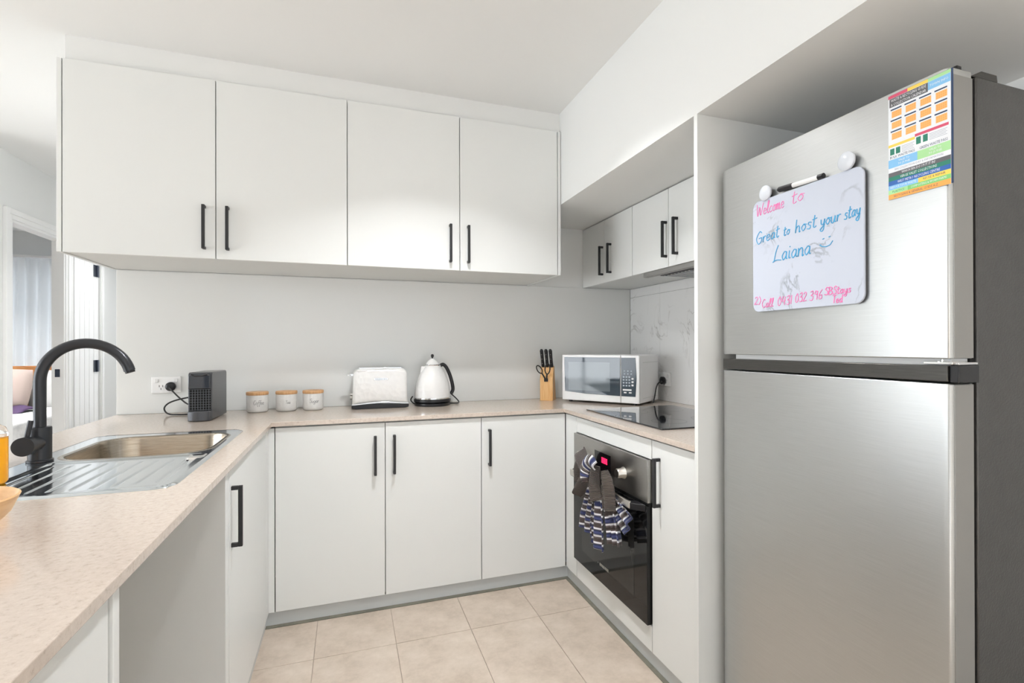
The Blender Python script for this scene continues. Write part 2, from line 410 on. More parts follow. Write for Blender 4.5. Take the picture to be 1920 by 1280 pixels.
for (t0, t1, d) in ((0, .018, .010), (.018, .048, .016)): b.box(HX, HX + d, 5.62 + t0, 5.62 + t1, 0, 2.037 + t1).box(HX, HX + d, 5.14, 5.62 + t0, 2.037 + t0, 2.037 + t1)
obj('architrave', b, M['trimw'], d2, bevel=.002)
for z in (.25, 1.07, 1.885):
    h = B().box(HX + .001, HX + .006, 5.50, 5.60, z - .05, z + .05)
    h.cyl(HX + .010, 5.548, z - .05, .008, .1)
    obj('hinge', h, M['hinge'], d2)
struct('baseboard_hall', box(HX, HX + .012, 5.70, 7.6, 0, .09), M['trimw'], .002)

# ------------------------------------------------------------------ bedroom contents
bed = thing('bed', 'bed with timber headboard and white quilt seen through the open doorway', 'bed', (-3.3, 6.0, 0))
obj('headboard', box(-4.1, -2.45, 6.86, 6.90, .2, 1.04), M['headboard'], bed, bevel=.006)
obj('bed_base', box(-4.0, -2.5, 4.95, 6.86, .10, .36), M['fl_grey'], bed, bevel=.01)
obj('mattress', box(-4.02, -2.48, 4.93, 6.855, .36, .635), M['quilt'], bed, bevel=.05, segs=4)
for x in (-3.95, -2.6):
    for y in (5.0, 6.75): obj('leg', box(x, x + .06, y, y + .06, 0, .1), M['headboard'], bed)
def pillow(name, cx, cy, cz, w_, h_, t, m, lean, label):
    rings = []
    b = B()
    def f(u, v, s):
        a = 2 * u - 1; c = 2 * v - 1
        k = max(0, (1 - abs(a) ** 3) * (1 - abs(c) ** 3)) ** .5
        x = a * w_ / 2 * (1 - .06 * (c * c)); z = c * h_ / 2 * (1 - .06 * a * a)
        y = s * t / 2 * k
        return (cx + x, cy + y + z * lean, cz + z)
    b.grid(lambda u, v: f(u, v, -1), 16, 16); b.grid(lambda u, v: f(u, v, 1), 16, 16)
    return tag(obj(name, b, m, None, smooth=True), label, 'pillow')
pillow('pillow', -2.72, 6.70, .80, .56, .40, .15, M['pillow_w'], .35, 'white bed pillow against the headboard, right one behind the tap spout')
pillow('pillow', -3.34, 6.70, .80, .60, .40, .15, M['pillow_w'], .35, 'white bed pillow largely hidden behind the beige cushion')
pillow('cushion', -3.11, 6.48, .83, .44, .38, .14, M['pillow_b'], .3, 'beige square cushion leaning on the pillows of the bed')
th = B().grid(lambda u, v: (-3.7 + .94 * u, 6.02 + .34 * v, .648 + .012 * math.sin(u * 25 + v * 6) + .02 * v), 40, 10)
tag(obj('throw_blanket', th, M['throw'], None, smooth=True, solid=.012), 'dark purple throw folded across the white quilt of the bed', 'blanket')
cu = thing('curtain', 'sheer white gathered curtain across the bedroom window behind the bed', 'curtain', (-3.3, 7.0, 0))
def curt(u, v):
    x = -4.5 + 2.33 * u
    return (x, 7.03 + .028 * math.sin(u * 150 + .6 * math.sin(v * 5)) * (1 - .5 * (v > .95)) + .01 * math.sin(u * 61), .04 + 2.13 * v)
obj('curtain_sheer', B().grid(curt, 420, 14), M['sheer'], cu, smooth=True)
obj('curtain_track', box(-4.55, -2.152, 7.0, 7.05, 2.175, 2.20), M['trimw'], cu, bevel=.002)

# ------------------------------------------------------------------ cabinet helpers
GAP = .0018
def handle(par, axis, u, z0, z1, face):
    """bar handle, 12 mm square; axis 'y' = door faces -Y at y=face (u = x); 'x' = door faces -X at x=face (u = y); 'X' faces +X"""
    t = .0058; so = .030; b = B()
    if axis == 'y':
        b.box(u - t, u + t, face - so, face - so + 2 * t, z0, z1)
        for z in (z0, z1 - 2 * t): b.box(u - t, u + t, face - so + 2 * t, face, z, z + 2 * t)
    else:
        s = -1 if axis == 'x' else 1; fo = face + s * so
        b.box(fo, fo - s * 2 * t, u - t, u + t, z0, z1)
        for z in (z0, z1 - 2 * t): b.box(fo - s * 2 * t, face, u - t, u + t, z, z + 2 * t)
    return obj('handle', b, M['black'], par, bevel=.001, segs=1)
def door(par, axis, a0, a1, z0, z1, face, hu=None, hz=None, name='door'):
    th_ = .018
    if axis == 'y': b = box(a0 + GAP, a1 - GAP, face, face + th_, z0, z1)
    elif axis == 'x': b = box(face, face + th_, a0 + GAP, a1 - GAP, z0, z1)
    else: b = box(face - th_, face, a0 + GAP, a1 - GAP, z0, z1)
    d = obj(name, b, M['cab'], par, bevel=.0012)
    if hu is not None: handle(d, axis, hu, hz[0], hz[1], face)
    return d

# ------------------------------------------------------------------ back wall cabinets (upper)
YU = 2.592; ZT = 2.377; ZB = 1.609
HZ = (1.647, 1.834)
def upper_back(x0, xm, x1, h0, h1, label, ends):
    t = thing('wall_cabinet', label, 'cabinet', ((x0 + x1) / 2, YW, ZB), 0, 'flat white cupboards over the back bench')
    obj('carcass', box(x0, x1, YU + .019, YW - .001, ZB + .003, ZT - .001), M['cabside'], t)
    door(t, 'y', x0, xm, ZB, ZT, YU, h0, HZ); door(t, 'y', xm, x1, ZB, ZT, YU, h1, HZ)
    for e in ends: obj('end_panel', box(e[0], e[1], YU, YW - .001, ZB, ZT), M['cab'], t, bevel=.001)
upper_back(-1.0625, -.534, -.003, -.576, -.488, 'white two-door wall cupboard, the left one over the back bench', [(-1.0800, -1.0640)])
upper_back(-.003, .5246, 1.052, .476, .566, 'white two-door wall cupboard, the right one over the back bench', [(1.0535, 1.0695)])

# ------------------------------------------------------------------ right run upper cabinets
XU = 1.439; ZR = 1.609
def upper_right(ys, handles, label, loc):
    t = thing('wall_cabinet', label, 'cabinet', loc, 0, 'short white cupboards above the cooktop')
    obj('carcass', box(XU + .019, XR - .001, ys[-1], ys[0], ZR + .002, ZK - .002), M['cabside'], t)
    for k in range(len(ys) - 1):
        door(t, 'x', ys[k + 1], ys[k], ZR, ZK - .006, XU, handles[k], (1.655, 1.829))
upper_right([YW - .002, 2.802, 2.478], [2.824, 2.720], 'white two-door cupboard in the corner above the microwave', (XR, 2.8, ZR))
upper_right([2.477, 2.138, 1.80], [2.153, 2.064], 'white two-door cupboard above the cooktop, over the range hood', (XR, 2.14, ZR))
upper_right([1.799, 1.447], [None], 'white cupboard above the cooktop next to the tall fridge panel', (XR, 1.6, ZR))

# range hood: slim slide-out recessed under the cupboards
rh = thing('range_hood', 'slim grey slide-out range hood under the cupboards above the cooktop', 'range hood', (1.6, 2.05, 1.60))
obj('body', box(1.475, 1.745, 1.79, 2.36, 1.597, 1.6085), M['hood'], rh, bevel=.002)
obj('front_rail', box(1.445, 1.475, 1.79, 2.375, 1.585, 1.6085), M['fr_edge'], rh, bevel=.002)
for k in range(2):
    f = obj('filter', box(1.52, 1.72, 1.81 + k * .27, 2.06 + k * .27, 1.5925, 1.597), M['fl_grey'], rh)
    for q in range(8): obj('slat', box(1.525, 1.715, 1.82 + k * .27 + q * .029, 1.832 + k * .27 + q * .029, 1.588, 1.5925), M['chrome'], f)

# ------------------------------------------------------------------ tall end panel beside fridge
tag(obj('tall_gable', box(1.072, XR, 1.4275, 1.4457, 0, ZK), M['cab'], None, bevel=.001), 'tall white gable panel between the fridge and the cooktop bench', 'panel')

# ------------------------------------------------------------------ base cabinets, back run
HB = (.632, .814); ZD1 = .872
def carc(par, x0, x1, y0, y1): return obj('carcass', box(x0, x1, y0, y1, ZKICK + .004, .878), M['cabside'], par)
t = thing('base_cabinet', 'white two-door floor cupboard in the middle of the back bench', 'cabinet', (.16, 2.85, 0), 0, 'white floor cupboards under the back bench')
carc(t, -.304, .6265, YD + .019, YW - .002); door(t, 'y', -.304, .163, ZKICK, ZD1, YD, .118, HB); door(t, 'y', .163, .6265, ZKICK, ZD1, YD, .204, HB)
t = thing('base_cabinet', 'white single-door floor cupboard at the right end of the back bench', 'cabinet', (.86, 2.85, 0), 0, 'white floor cupboards under the back bench')
carc(t, .6275, 1.083, YD + .019, YW - .002); door(t, 'y', .6265, 1.083, ZKICK, ZD1, YD, .666, HB)
struct('baseboard_back', box(-.349, 1.10, YD + .0115, YD + .018, 0, ZKICK - .002), M['kick'])

# ------------------------------------------------------------------ base cabinets, right run + oven housing
oh = thing('oven_cabinet', 'white housing cabinet framing the built-in oven under the cooktop', 'cabinet', (1.4, 2.08, 0))
obj('filler', box(XRD, XRD + .018, 2.428, YD - .001, ZKICK, ZD1), M['cab'], oh, bevel=.001)
obj('top_rail', box(XRD, XRD + .018, 1.7295, 2.4245, .797, ZD1), M['cab'], oh, bevel=.001)
obj('bottom_rail', box(XRD, XRD + .018, 1.7295, 2.4245, ZKICK, .162), M['cab'], oh, bevel=.001)
b = box(XRD + .020, XR, 2.43, YD + .5, ZKICK, .878); b.box(XRD + .020, XR - .002, 1.7295, 1.742, ZKICK, .878).box(XRD + .020, XR, 1.742, 2.43, ZKICK, .158)
obj('carcass', b, M['cabside'], oh)
t = thing('base_cabinet', 'narrow white floor cupboard right of the oven with a black handle', 'cabinet', (1.4, 1.59, 0))
obj('carcass', box(XRD + .020, XR, 1.4475, 1.727, ZKICK, .878), M['cabside'], t)
door(t, 'x', 1.4475, 1.727, ZKICK, ZD1, XRD, 1.672, HB)
struct('baseboard_right', box(XRD + .012, XRD + .019, 1.4475, YD + .0115, 0, ZKICK - .002), M['kick'])

# ------------------------------------------------------------------ peninsula cabinets (left)
t = thing('peninsula_cabinet', 'white corner cupboard under the sink with a black bar handle', 'cabinet', (-.7, 2.1, 0))
obj('carcass', B().box(-.98, XPD - .02, 1.72, YW - .002, ZKICK + .004, .70).box(-.98, -.93, 1.72, YW - .002, .70, .878).box(-.36, XPD - .02, 1.72, YW - .002, .70, .878), M['cabside'], t)
door(t, 'X', 1.757, 2.49, ZKICK, ZD1, XPD, 1.790, (.632, .814))
obj('filler', B().box(XPD - .018, XPD, 2.494, YD - .001, ZKICK, ZD1).box(XPD - .012, -.306, YD, YD + .018, ZKICK, ZD1), M['cab'], t, bevel=.001)
obj('filler', box(XPD - .019, XPD - .0005, 1.7215, 1.7535, ZKICK, ZD1), M['cab'], t, bevel=.001)
obj('end_panel', box(-.98, XPD + .002, 1.700, 1.7195, .0, .878), M['cab'], t, bevel=.001)
t = thing('peninsula_cabinet', 'white floor cupboard at the near end of the left bench', 'cabinet', (-.66, .62, 0))
obj('carcass', box(-.98, XPD - .02, .32, .94, ZKICK + .004, .878), M['cabside'], t)
obj('end_panel', box(-.98, XPD + .004, .9405, .962, 0, .878), M['cab'], t, bevel=.001)
door(t, 'X', .32, .936, ZKICK, ZD1, XPD)
tag(obj('back_panel', box(-1.0, -.982, .32, YW - .002, 0, .878), M['cab'], None), 'white panel closing the hall side of the left bench', 'panel')
struct('baseboard_peninsula', B().box(XPD - .019, XPD - .012, 1.7195, YD + .011, 0, ZKICK - .002).box(XPD - .06, XPD - .053, .32, .94, 0, ZKICK - .002), M['kick'])

# ------------------------------------------------------------------ worktop
def cells(xs, ys, inside, z0, z1):
    b = B(); nx, ny = len(xs), len(ys)
    vs_ = [(x, y, z1) for y in ys for x in xs] + [(x, y, z0) for y in ys for x in xs]; N = nx * ny; fs = []
    I = lambda i, j: j * nx + i
    ok = lambda i, j: 0 <= i < nx - 1 and 0 <= j < ny - 1 and inside(i, j)
    for j in range(ny - 1):
        for i in range(nx - 1):
            if not ok(i, j): continue
            a, b_, c, d = I(i, j), I(i + 1, j), I(i + 1, j + 1), I(i, j + 1)
            fs += [(a, b_, c, d), (a + N, d + N, c + N, b_ + N)]
            for (di, dj, p, q) in ((0, -1, a, b_), (1, 0, b_, c), (0, 1, c, d), (-1, 0, d, a)):
                if not ok(i + di, j + dj): fs.append((q, p, p + N, q + N))
    return b.add(vs_, fs)
xs = [XL, -.860, -.400, XS, XRS, XR - .001]; ys = [.30, 1.4467, 1.4600, 2.358, YC, YW - .001]
def ins(i, j):
    if i <= 2: return not (i == 1 and j == 2)
    if i == 3: return j == 4
    return j >= 1
wb = cells(xs, ys, ins, .880, .900)
wt = obj('worktop', wb, M['bench'], None)
md = wt.modifiers.new('bevel', 'BEVEL'); md.width = .0015; md.segments = 2; md.limit_method = 'ANGLE'
bm = bmesh.new(); bm.from_mesh(wt.data)
bmesh.ops.delete(bm, geom=[v for v in bm.verts if not v.link_faces], context='VERTS'); bm.to_mesh(wt.data); bm.free()
tag(wt, 'U-shaped beige speckled stone worktop with polished top', 'worktop')

# ------------------------------------------------------------------ splashbacks
tag(obj('splashback', box(XL + .004, XR - .009, YW - .0065, YW - .0006, .9005, ZB - .0005), M['glass_splash'], None, bevel=.0008), 'glossy off-white splashback panel behind the back bench', 'splashback')
for (y0, y1) in ((2.752, YW - .007), (2.122, 2.752), (1.447, 2.122)):
    for (z0, z1) in ((.9, 1.553), (1.553, ZB)):
        obj('marble_tile', box(XR - .008, XR, y0 + .0007, y1 - .0007, z0 + .0007, z1 - .0007), M['marble'], wr, bevel=.0006)

# ------------------------------------------------------------------ sink
SX0, SX1, SY0, SY1 = -.872, -.388, 1.447, 2.372
BX0, BX1, BY0, BY1 = -.800, -.420, 1.885, 2.290
sk = thing('sink', 'stainless steel inset sink with bowl and ridged drainer', 'sink', (-.63, 1.9, .9))
nx, ny = 280, 120
def inr(x, y, x0, x1, y0, y1, r):
    if x < x0 or x > x1 or y < y0 or y > y1: return False
    dx = max(x0 + r - x, x - (x1 - r), 0); dy = max(y0 + r - y, y - (y1 - r), 0)
    return dx * dx + dy * dy <= r * r
def sm(t): t = max(0, min(1, t)); return t * t * (3 - 2 * t)
def hz(x, y):
    z = .9042
    d = min(x - SX0, SX1 - x, y - SY0, SY1 - y)
    z -= .0028 * (1 - sm(d / .012)) * 1.2
    # tap ledge stays high; drainer recess
    x0, x1, y0, y1 = SX0 + .075, SX1 - .03, SY0 + .03, BY0 - .026
    z -= .0045 * sm((x - x0) / .014) * sm((x1 - x) / .014) * sm((y - y0) / .014) * sm((y1 - y + .01) / .014)
    for k in range(9):
        gx = x0 + .030 + k * .0405
        e0 = y0 + .028 + .006 * max(0, k - 5); e1 = BY0 - .045 - .004 * abs(k - 4)
        if e0 < y < e1:
            s = sm((y - e0) / .02) * sm((e1 - y) / .02)
            z -= .0026 * s * math.exp(-((x - gx) / .0034) ** 2)
    return z
b = B(); idx = {}
def vid(i, j):
    if (i, j) not in idx:
        x = SX0 + (SX1 - SX0) * i / nx; y = SY0 + (SY1 - SY0) * j / ny
        idx[i, j] = len(b.v); b.v.append((x, y, hz(x, y)))
    return idx[i, j]
for j in range(ny):
    for i in range(nx):
        x = SX0 + (SX1 - SX0) * (i + .5) / nx; y = SY0 + (SY1 - SY0) * (j + .5) / ny
        if not inr(x, y, SX0 + .007, SX1 - .007, SY0 + .007, SY1 - .007, .044): continue
        if inr(x, y, BX0, BX1, BY0, BY1, .09): continue
        b.f.append((vid(i, j), vid(i + 1, j), vid(i + 1, j + 1), vid(i, j + 1)))
obj('drainer', b, M['steel_sink'], sk, smooth=True)
def rr3(x0, x1, y0, y1, r, z): return [(x, y, z) for x, y in rrect(x0, x1, y0, y1, r, 8)]
rings = [rr3(SX0 - .001, SX1 + .001, SY0 - .001, SY1 + .001, .052, .9002), rr3(SX0 + .001, SX1 - .001, SY0 + .001, SY1 - .001, .05, .9022), rr3(SX0 + .010, SX1 - .010, SY0 + .010, SY1 - .010, .042, .9046)]
obj('rim', B().loft(rings), M['steel_sink'], sk, smooth=True)
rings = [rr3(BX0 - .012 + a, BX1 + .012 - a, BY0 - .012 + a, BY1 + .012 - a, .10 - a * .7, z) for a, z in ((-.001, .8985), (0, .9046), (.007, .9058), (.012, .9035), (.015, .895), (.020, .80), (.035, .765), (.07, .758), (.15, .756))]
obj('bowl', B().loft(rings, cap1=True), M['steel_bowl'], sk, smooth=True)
obj('waste', B().lathe([(.001, .003), (.018, .002), (.034, .006), (.040, .001)], -.61, 2.09, .757, 24), M['chrome'], sk, smooth=True)
obj('overflow', B().loft([rr3(-.452, -.402, 1.800, 1.862, .012, .8995), rr3(-.450, -.404, 1.802, 1.860, .012, .9052), rr3(-.446, -.408, 1.806, 1.856, .010, .9065)], cap1=True), M['chrome'], sk, smooth=True)

# tap
tx, ty = -.829, 1.900
tp = thing('kitchen_tap', 'matt black gooseneck mixer tap behind the sink', 'tap', (tx, ty, .905))
b = B().lathe([(.030, 0), (.030, .005), (.0265, .007), (.0265, .094), (.0255, .098), (.018, .099)], tx, ty, .905, 40)
obj('tap_body', b, M['tap'], tp, smooth=True)
pts = [(tx, ty, .99), (tx, ty, 1.06), (tx, ty, 1.11)]
R = .108; ccx = tx + R; ccz = 1.134
for k in range(0, 29):
    a = math.radians(180 - (180 - 14) * k / 28); pts.append((ccx + R * math.cos(a), ty, ccz + R * math.sin(a)))
obj('spout', B().tube(pts, .0145, 20), M['tap'], tp, smooth=True)
obj('aerator', B().tube([pts[-1], (pts[-1][0] + .002, ty, pts[-1][2] - .006)], .0125, 16), M['plast_black'], tp)
b = B().lathe([(.0255, 0), (.0255, .022), (.021, .024), (.021, .085)], tx, 1.815, .960, 36, axis='y')
lv = obj('mixer_handle', b, M['tap'], tp, smooth=True)
obj('lever', B().tube([(tx - .003, 1.838, .975), (tx + .004, 1.846, 1.028)], .0062, 12), M['tap'], lv, smooth=True)

# soap bottle
sx, sy = -.8120, 1.637
sb = thing('soap_bottle', 'bottle of orange dish soap beside the drainer at the left edge', 'bottle', (sx, sy, .9))
obj('liquid', B().lathe([(.001, .0), (.031, .0), (.0345, .005), (.0345, .108), (.033, .112), (.001, .113)], sx, sy, .9035, 32), M['orange'], sb, smooth=True)
obj('bottle_shell', B().lathe([(.0342, .108), (.0346, .112), (.0346, .120), (.030, .134), (.014, .146), (.012, .158)], sx, sy, .903, 32), M['clearpl'], sb, smooth=True)
obj('pump', B().lathe([(.014, 0), (.014, .018), (.006, .02), (.006, .045), (.011, .046), (.011, .056), (.004, .057)], sx, sy, 1.058, 24).tube([(sx, sy, 1.108), (sx - .035, sy, 1.106)], .005, 10), M['white_pl'], sb, smooth=True)

# wooden bowl
bwx, bwy = -.643, 1.150
prof = [(.001, .004), (.035, .003), (.040, 0), (.045, .004), (.072, .022), (.094, .046), (.106, .074), (.103, .076), (.098, .073), (.086, .048), (.066, .026), (.038, .012), (.001, .010)]
tag(obj('wooden_bowl', B().lathe(prof, bwx, bwy, .9005, 64), M['wood_bowl'], None, smooth=True), 'round light wooden bowl at the left edge of the bench', 'bowl')

# ------------------------------------------------------------------ sockets and plugs
def socket(name_label, axis, loc):
    """loc = centre on wall; axis 'y' faces -Y, 'x' faces -X; local (u across, w up)"""
    t = thing('power_socket', name_label, 'socket', loc)
    def bx(u0, u1, w0, w1, d0, d1):
        return box(u0, u1, -d1, -d0, w0, w1) if axis == 'y' else box(-d1, -d0, -u1, -u0, w0, w1)
    obj('plate', bx(-.0625, .0625, -.041, .041, 0, .009), M['white_pl'], t, bevel=.003, local=True)
    for s in (-1, 1):
        obj('switch', bx(s * .041 - .008, s * .041 + .008, .012, .030, .009, .0125), M['white_gloss'], t, bevel=.003, local=True)
        pn = B()
        for (u, w_, du, dw) in ((-.007, -.006, .0013, .005), (.007, -.006, .0013, .005), (0, -.020, .0013, .005)):
            o = bx(s * .022 + u - du, s * .022 + u + du, w_ - dw, w_ + dw, .0085, .0093); pn.add(o.v, o.f)
        obj('pin_holes', pn, M['plast_black'], t, local=True)
    return t
socket('white double power socket on the wall left of the coffee machine', 'y', (-.8545, YW - .006, 1.042))
socket('white double power socket on the marble tiles behind the microwave', 'x', (XR - .008, 2.695, 1.031))

# ------------------------------------------------------------------ coffee machine
cm = thing('coffee_machine', 'slim dark grey pod coffee machine on the back bench', 'coffee machine', (-.622, 2.705, .9), math.radians(-2))
W2 = .0465
obj('body', B().prism(rrect(.012, .268, .004, .217, [.004, .015, .014, .004], 5), -W2, W2, 'x'), M['coffee'], cm, bevel=.004, local=True)
obj('front_panel', B().prism([(-.002, .145), (.013, .145), (.013, .214), (.006, .214), (-.001, .206)], -W2 + .004, W2 - .004, 'x'), M['coffee_front'], cm, bevel=.003, local=True)
obj('spout_recess', B().prism([(.0085, .045), (.0125, .045), (.0125, .145), (.0085, .145)], -W2 + .004, W2 - .004, 'x'), M['gasket'], cm, local=True)
b = B()
for k in range(8): b.box(-.040 + k * .0107, -.0385 + k * .0107, .0055, .0085, .048, .142)
for k in range(9): b.box(-.042, .042, .0055, .0085, .050 + k * .0112, .0515 + k * .0112)
obj('grille', b, M['grille'], cm, local=True)
obj('drip_tray', B().prism([(x, y) for x, y in [(-W2 + .002, .03), (-W2 + .002, -.004), (-.03, -.016), (0, -.020), (.03, -.016), (W2 - .002, -.004), (W2 - .002, .03)]], .002, .046, 'z'), M['coffee'], cm, bevel=.004, local=True)
obj('side_lever', B().tube([(-.03, .0, .209), (-.015, -.004, .202), (.015, -.004, .202), (.03, .0, .209)], .003, 8), M['plast_black'], cm, local=True)
obj('water_tank', B().prism(rrect(-.034, .034, .270, .318, .012, 4), .03, .20, 'z'), M['clearpl'], cm, bevel=.002, local=True)
def smooth_path(p, n=8, closed=False):
    out = []; m = len(p)
    for i in range(m - 1):
        p0 = Vector(p[max(i - 1, 0)]); p1 = Vector(p[i]); p2 = Vector(p[i + 1]); p3 = Vector(p[min(i + 2, m - 1)])
        for k in range(n):
            t = k / n; out.append(.5 * ((2 * p1) + (p2 - p0) * t + (2 * p0 - 5 * p1 + 4 * p2 - p3) * t * t + (3 * p1 - p0 - 3 * p2 + p3) * t ** 3))
    out.append(Vector(p[-1])); return out
c1 = [(-.832, 3.062, 1.030), (-.812, 3.045, 1.012), (-.775, 3.03, .975), (-.735, 3.0, .950), (-.69, 2.985, .945)]
c2 = [(-.69, 2.99, .985), (-.745, 3.0, .982), (-.81, 3.0, .963), (-.835, 3.0, .935), (-.815, 2.99, .908), (-.76, 2.975, .9045), (-.69, 2.97, .9045)]
cord = obj('power_cord', B().tube(smooth_path(c1), .0036, 8), M['rubber'], cm, smooth=True)
obj('cord_loop', B().tube(smooth_path(c2), .0036, 8), M['rubber'], cord, smooth=True)
pl = B().lathe([(.021, 0), (.0225, .003), (.0225, .014), (.019, .018), (.012, .020), (.001, .021)], -.8325, 3.0975 - .021, 1.0335, 28, axis='y')
pl.v = [(x, 2 * 3.087 - y + .0, z) for x, y, z in pl.v]
obj('plug', pl, M['plast_black'], cord, smooth=True)

# ------------------------------------------------------------------ stroke lettering
GL = {'W': (.95, [[(0, 1), (.2, 0), (.42, .7), (.6, 0), (.88, 1)]]), 'e': (.43, [[(.05, .25), (.33, .3), (.3, .46), (.15, .5), (.03, .25), (.15, 0), (.4, .1)]]),
      'l': (.3, [[(.03, .1), (.25, .8), (.2, 1), (.1, .9), (.08, .2), (.2, 0), (.3, .1)]]), 'c': (.4, [[(.35, .4), (.2, .5), (.03, .25), (.15, 0), (.4, .1)]]),
      'o': (.44, [[(.2, .5), (.03, .25), (.2, 0), (.38, .25), (.2, .5), (.44, .42)]]), 'm': (.6, [[(0, .5), (.05, 0), (.08, .35), (.2, .5), (.26, 0), (.3, .35), (.42, .5), (.48, 0), (.58, .08)]]),
      't': (.36, [[(.16, .9), (.12, .1), (.24, 0), (.34, .08)], [(0, .6), (.36, .64)]]), 'G': (.7, [[(.6, .85), (.35, 1), (.05, .5), (.3, 0), (.6, .12), (.62, .45), (.32, .44)]]),
      'r': (.38, [[(.05, .5), (.08, 0), (.1, .3), (.22, .48), (.36, .45)]]), 'a': (.47, [[(.36, .42), (.2, .5), (.03, .25), (.15, 0), (.33, .2), (.37, .48), (.38, .06), (.47, .06)]]),
      'h': (.47, [[(.06, 1), (.05, 0), (.09, .33), (.25, .5), (.35, .35), (.36, 0), (.46, .06)]]), 's': (.38, [[(.34, .44), (.15, .5), (.1, .35), (.3, .2), (.24, 0), (.02, .05)]]),
      'y': (.45, [[(.03, .5), (.1, .12), (.3, .15), (.38, .5), (.34, -.3), (.15, -.42), (.05, -.25), (.42, .06)]]), 'u': (.47, [[(.03, .5), (.06, .06), (.25, .02), (.36, .5), (.37, .06), (.46, .06)]]),
      'n': (.47, [[(.03, .5), (.05, 0), (.09, .35), (.25, .5), (.35, .35), (.36, 0), (.46, .06)]]), 'i': (.22, [[(.08, .5), (.08, .06), (.2, .06)], [(.08, .70), (.11, .76)]]),
      'L': (.7, [[(.36, 1), (.2, .6), (.1, .06), (0, 0), (.3, .08), (.7, .02)]]), 'C': (.55, [[(.5, .85), (.3, 1), (.03, .5), (.25, 0), (.52, .15)]]),
      'f': (.34, [[(.4, .9), (.27, 1), (.16, .5), (.1, -.4), (.03, -.3)], [(0, .46), (.36, .5)]]), 'T': (.55, [[(0, 1), (.6, .98)], [(.3, 1), (.27, 0)]]),
      'S': (.48, [[(.48, .9), (.25, 1), (.1, .75), (.43, .4), (.33, .02), (.0, .1)]]), 'g': (.45, [[(.36, .42), (.2, .5), (.03, .25), (.2, .02), (.38, .46), (.35, -.3), (.15, -.4), (.03, -.25), (.42, .06)]]),
      'd': (.47, [[(.36, .42), (.2, .5), (.03, .25), (.2, 0), (.36, .3), (.38, 1), (.38, .06), (.47, .06)]]), 'B': (.52, [[(.05, 0), (.05, 1)], [(.05, 1), (.4, .88), (.33, .56), (.08, .52), (.48, .4), (.4, .04), (.05, 0)]]),
      '0': (.5, [[(.25, 1), (.05, .6), (.12, .05), (.32, .05), (.43, .5), (.25, 1)]]), '4': (.5, [[(.1, 1), (.05, .45), (.42, .5)], [(.36, .95), (.33, 0)]]), '3': (.45, [[(.05, .9), (.3, 1), (.35, .7), (.15, .52), (.4, .4), (.3, 0), (.02, .1)]]),
      '1': (.22, [[(.12, 1), (.1, 0)]]), '2': (.5, [[(.05, .8), (.22, 1), (.38, .75), (.05, .05), (.1, 0), (.45, .04)]]), '5': (.45, [[(.4, 1), (.1, .98), (.08, .6), (.35, .5), (.3, .02), (.02, .06)]]), '9': (.45, [[(.36, .8), (.15, .95), (.06, .65), (.3, .6), (.37, .9), (.33, 0)]]),
      '6': (.45, [[(.35, 1), (.08, .5), (.1, .05), (.35, .1), (.33, .42), (.1, .38)]]), ' ': (.3, []), ')': (.25, [[(.02, 1.05), (.2, .5), (.02, -.05)]])}
def strokes(s, h, sx=1.0, slant=.12):
    x = 0; out = []
    for ch in s:
        w_, ss = GL[ch]
        for st in ss:
            p = smooth_path([((x + a) * h * sx + c * h * slant, c * h, 0) for a, c in st], 5)
            out.append([(q.x, q.y) for q in p])
        x += w_ + .04
    return out, x * h * sx
def write(b, s, h, fn, r, width=None, slant=.12):
    """fn(u, v) -> 3D point"""
    _, wd = strokes(s, h, 1, 0)
    ss, _ = strokes(s, h, (width / wd) if width else 1, slant)
    for st in ss: b.tube([fn(u, v) for u, v in st], r, 5)
    return b

# ------------------------------------------------------------------ canisters
for (jx, word, lab) in ((-.4340, 'Coffee', 'left'), (-.300, 'Tea', 'middle'), (-.1735, 'Sugar', 'right')):
    jy = 2.995
    j = thing('canister', 'white ceramic canister lettered %s with a flat wooden lid' % word, 'jar', (jx, jy, .9), 0, 'wooden-lidded canisters on the back bench')
    obj('jar', B().lathe([(.001, 0), (.040, 0), (.046, .003), (.0495, .010), (.0500, .020), (.0500, .084), (.0488, .0865), (.001, .0865)], jx, jy, .9003, 48), M['ceramic'], j, smooth=True)
    obj('lid', B().lathe([(.001, .0868), (.0500, .0868), (.0515, .089), (.0515, .099), (.0500, .1025), (.001, .1025)], jx, jy, .9003, 48), M['wood_lid'], j, smooth=True)
    wd = {'Coffee': .050, 'Tea': .024, 'Sugar': .046}[word]; hh = .022 if word != 'Tea' else .016
    a0 = math.atan2(-jy, -jx) + .12
    def fn(u, v, a0=a0, wd=wd, jx=jx, jy=jy):
        a = a0 + (u - wd / 2) / .0502
        return (jx + .0503 * math.cos(a), jy + .0503 * math.sin(a), .9003 + .040 + v)
    obj('lettering', write(B(), word, hh, fn, .0007, wd), M['fl_grey'], j)

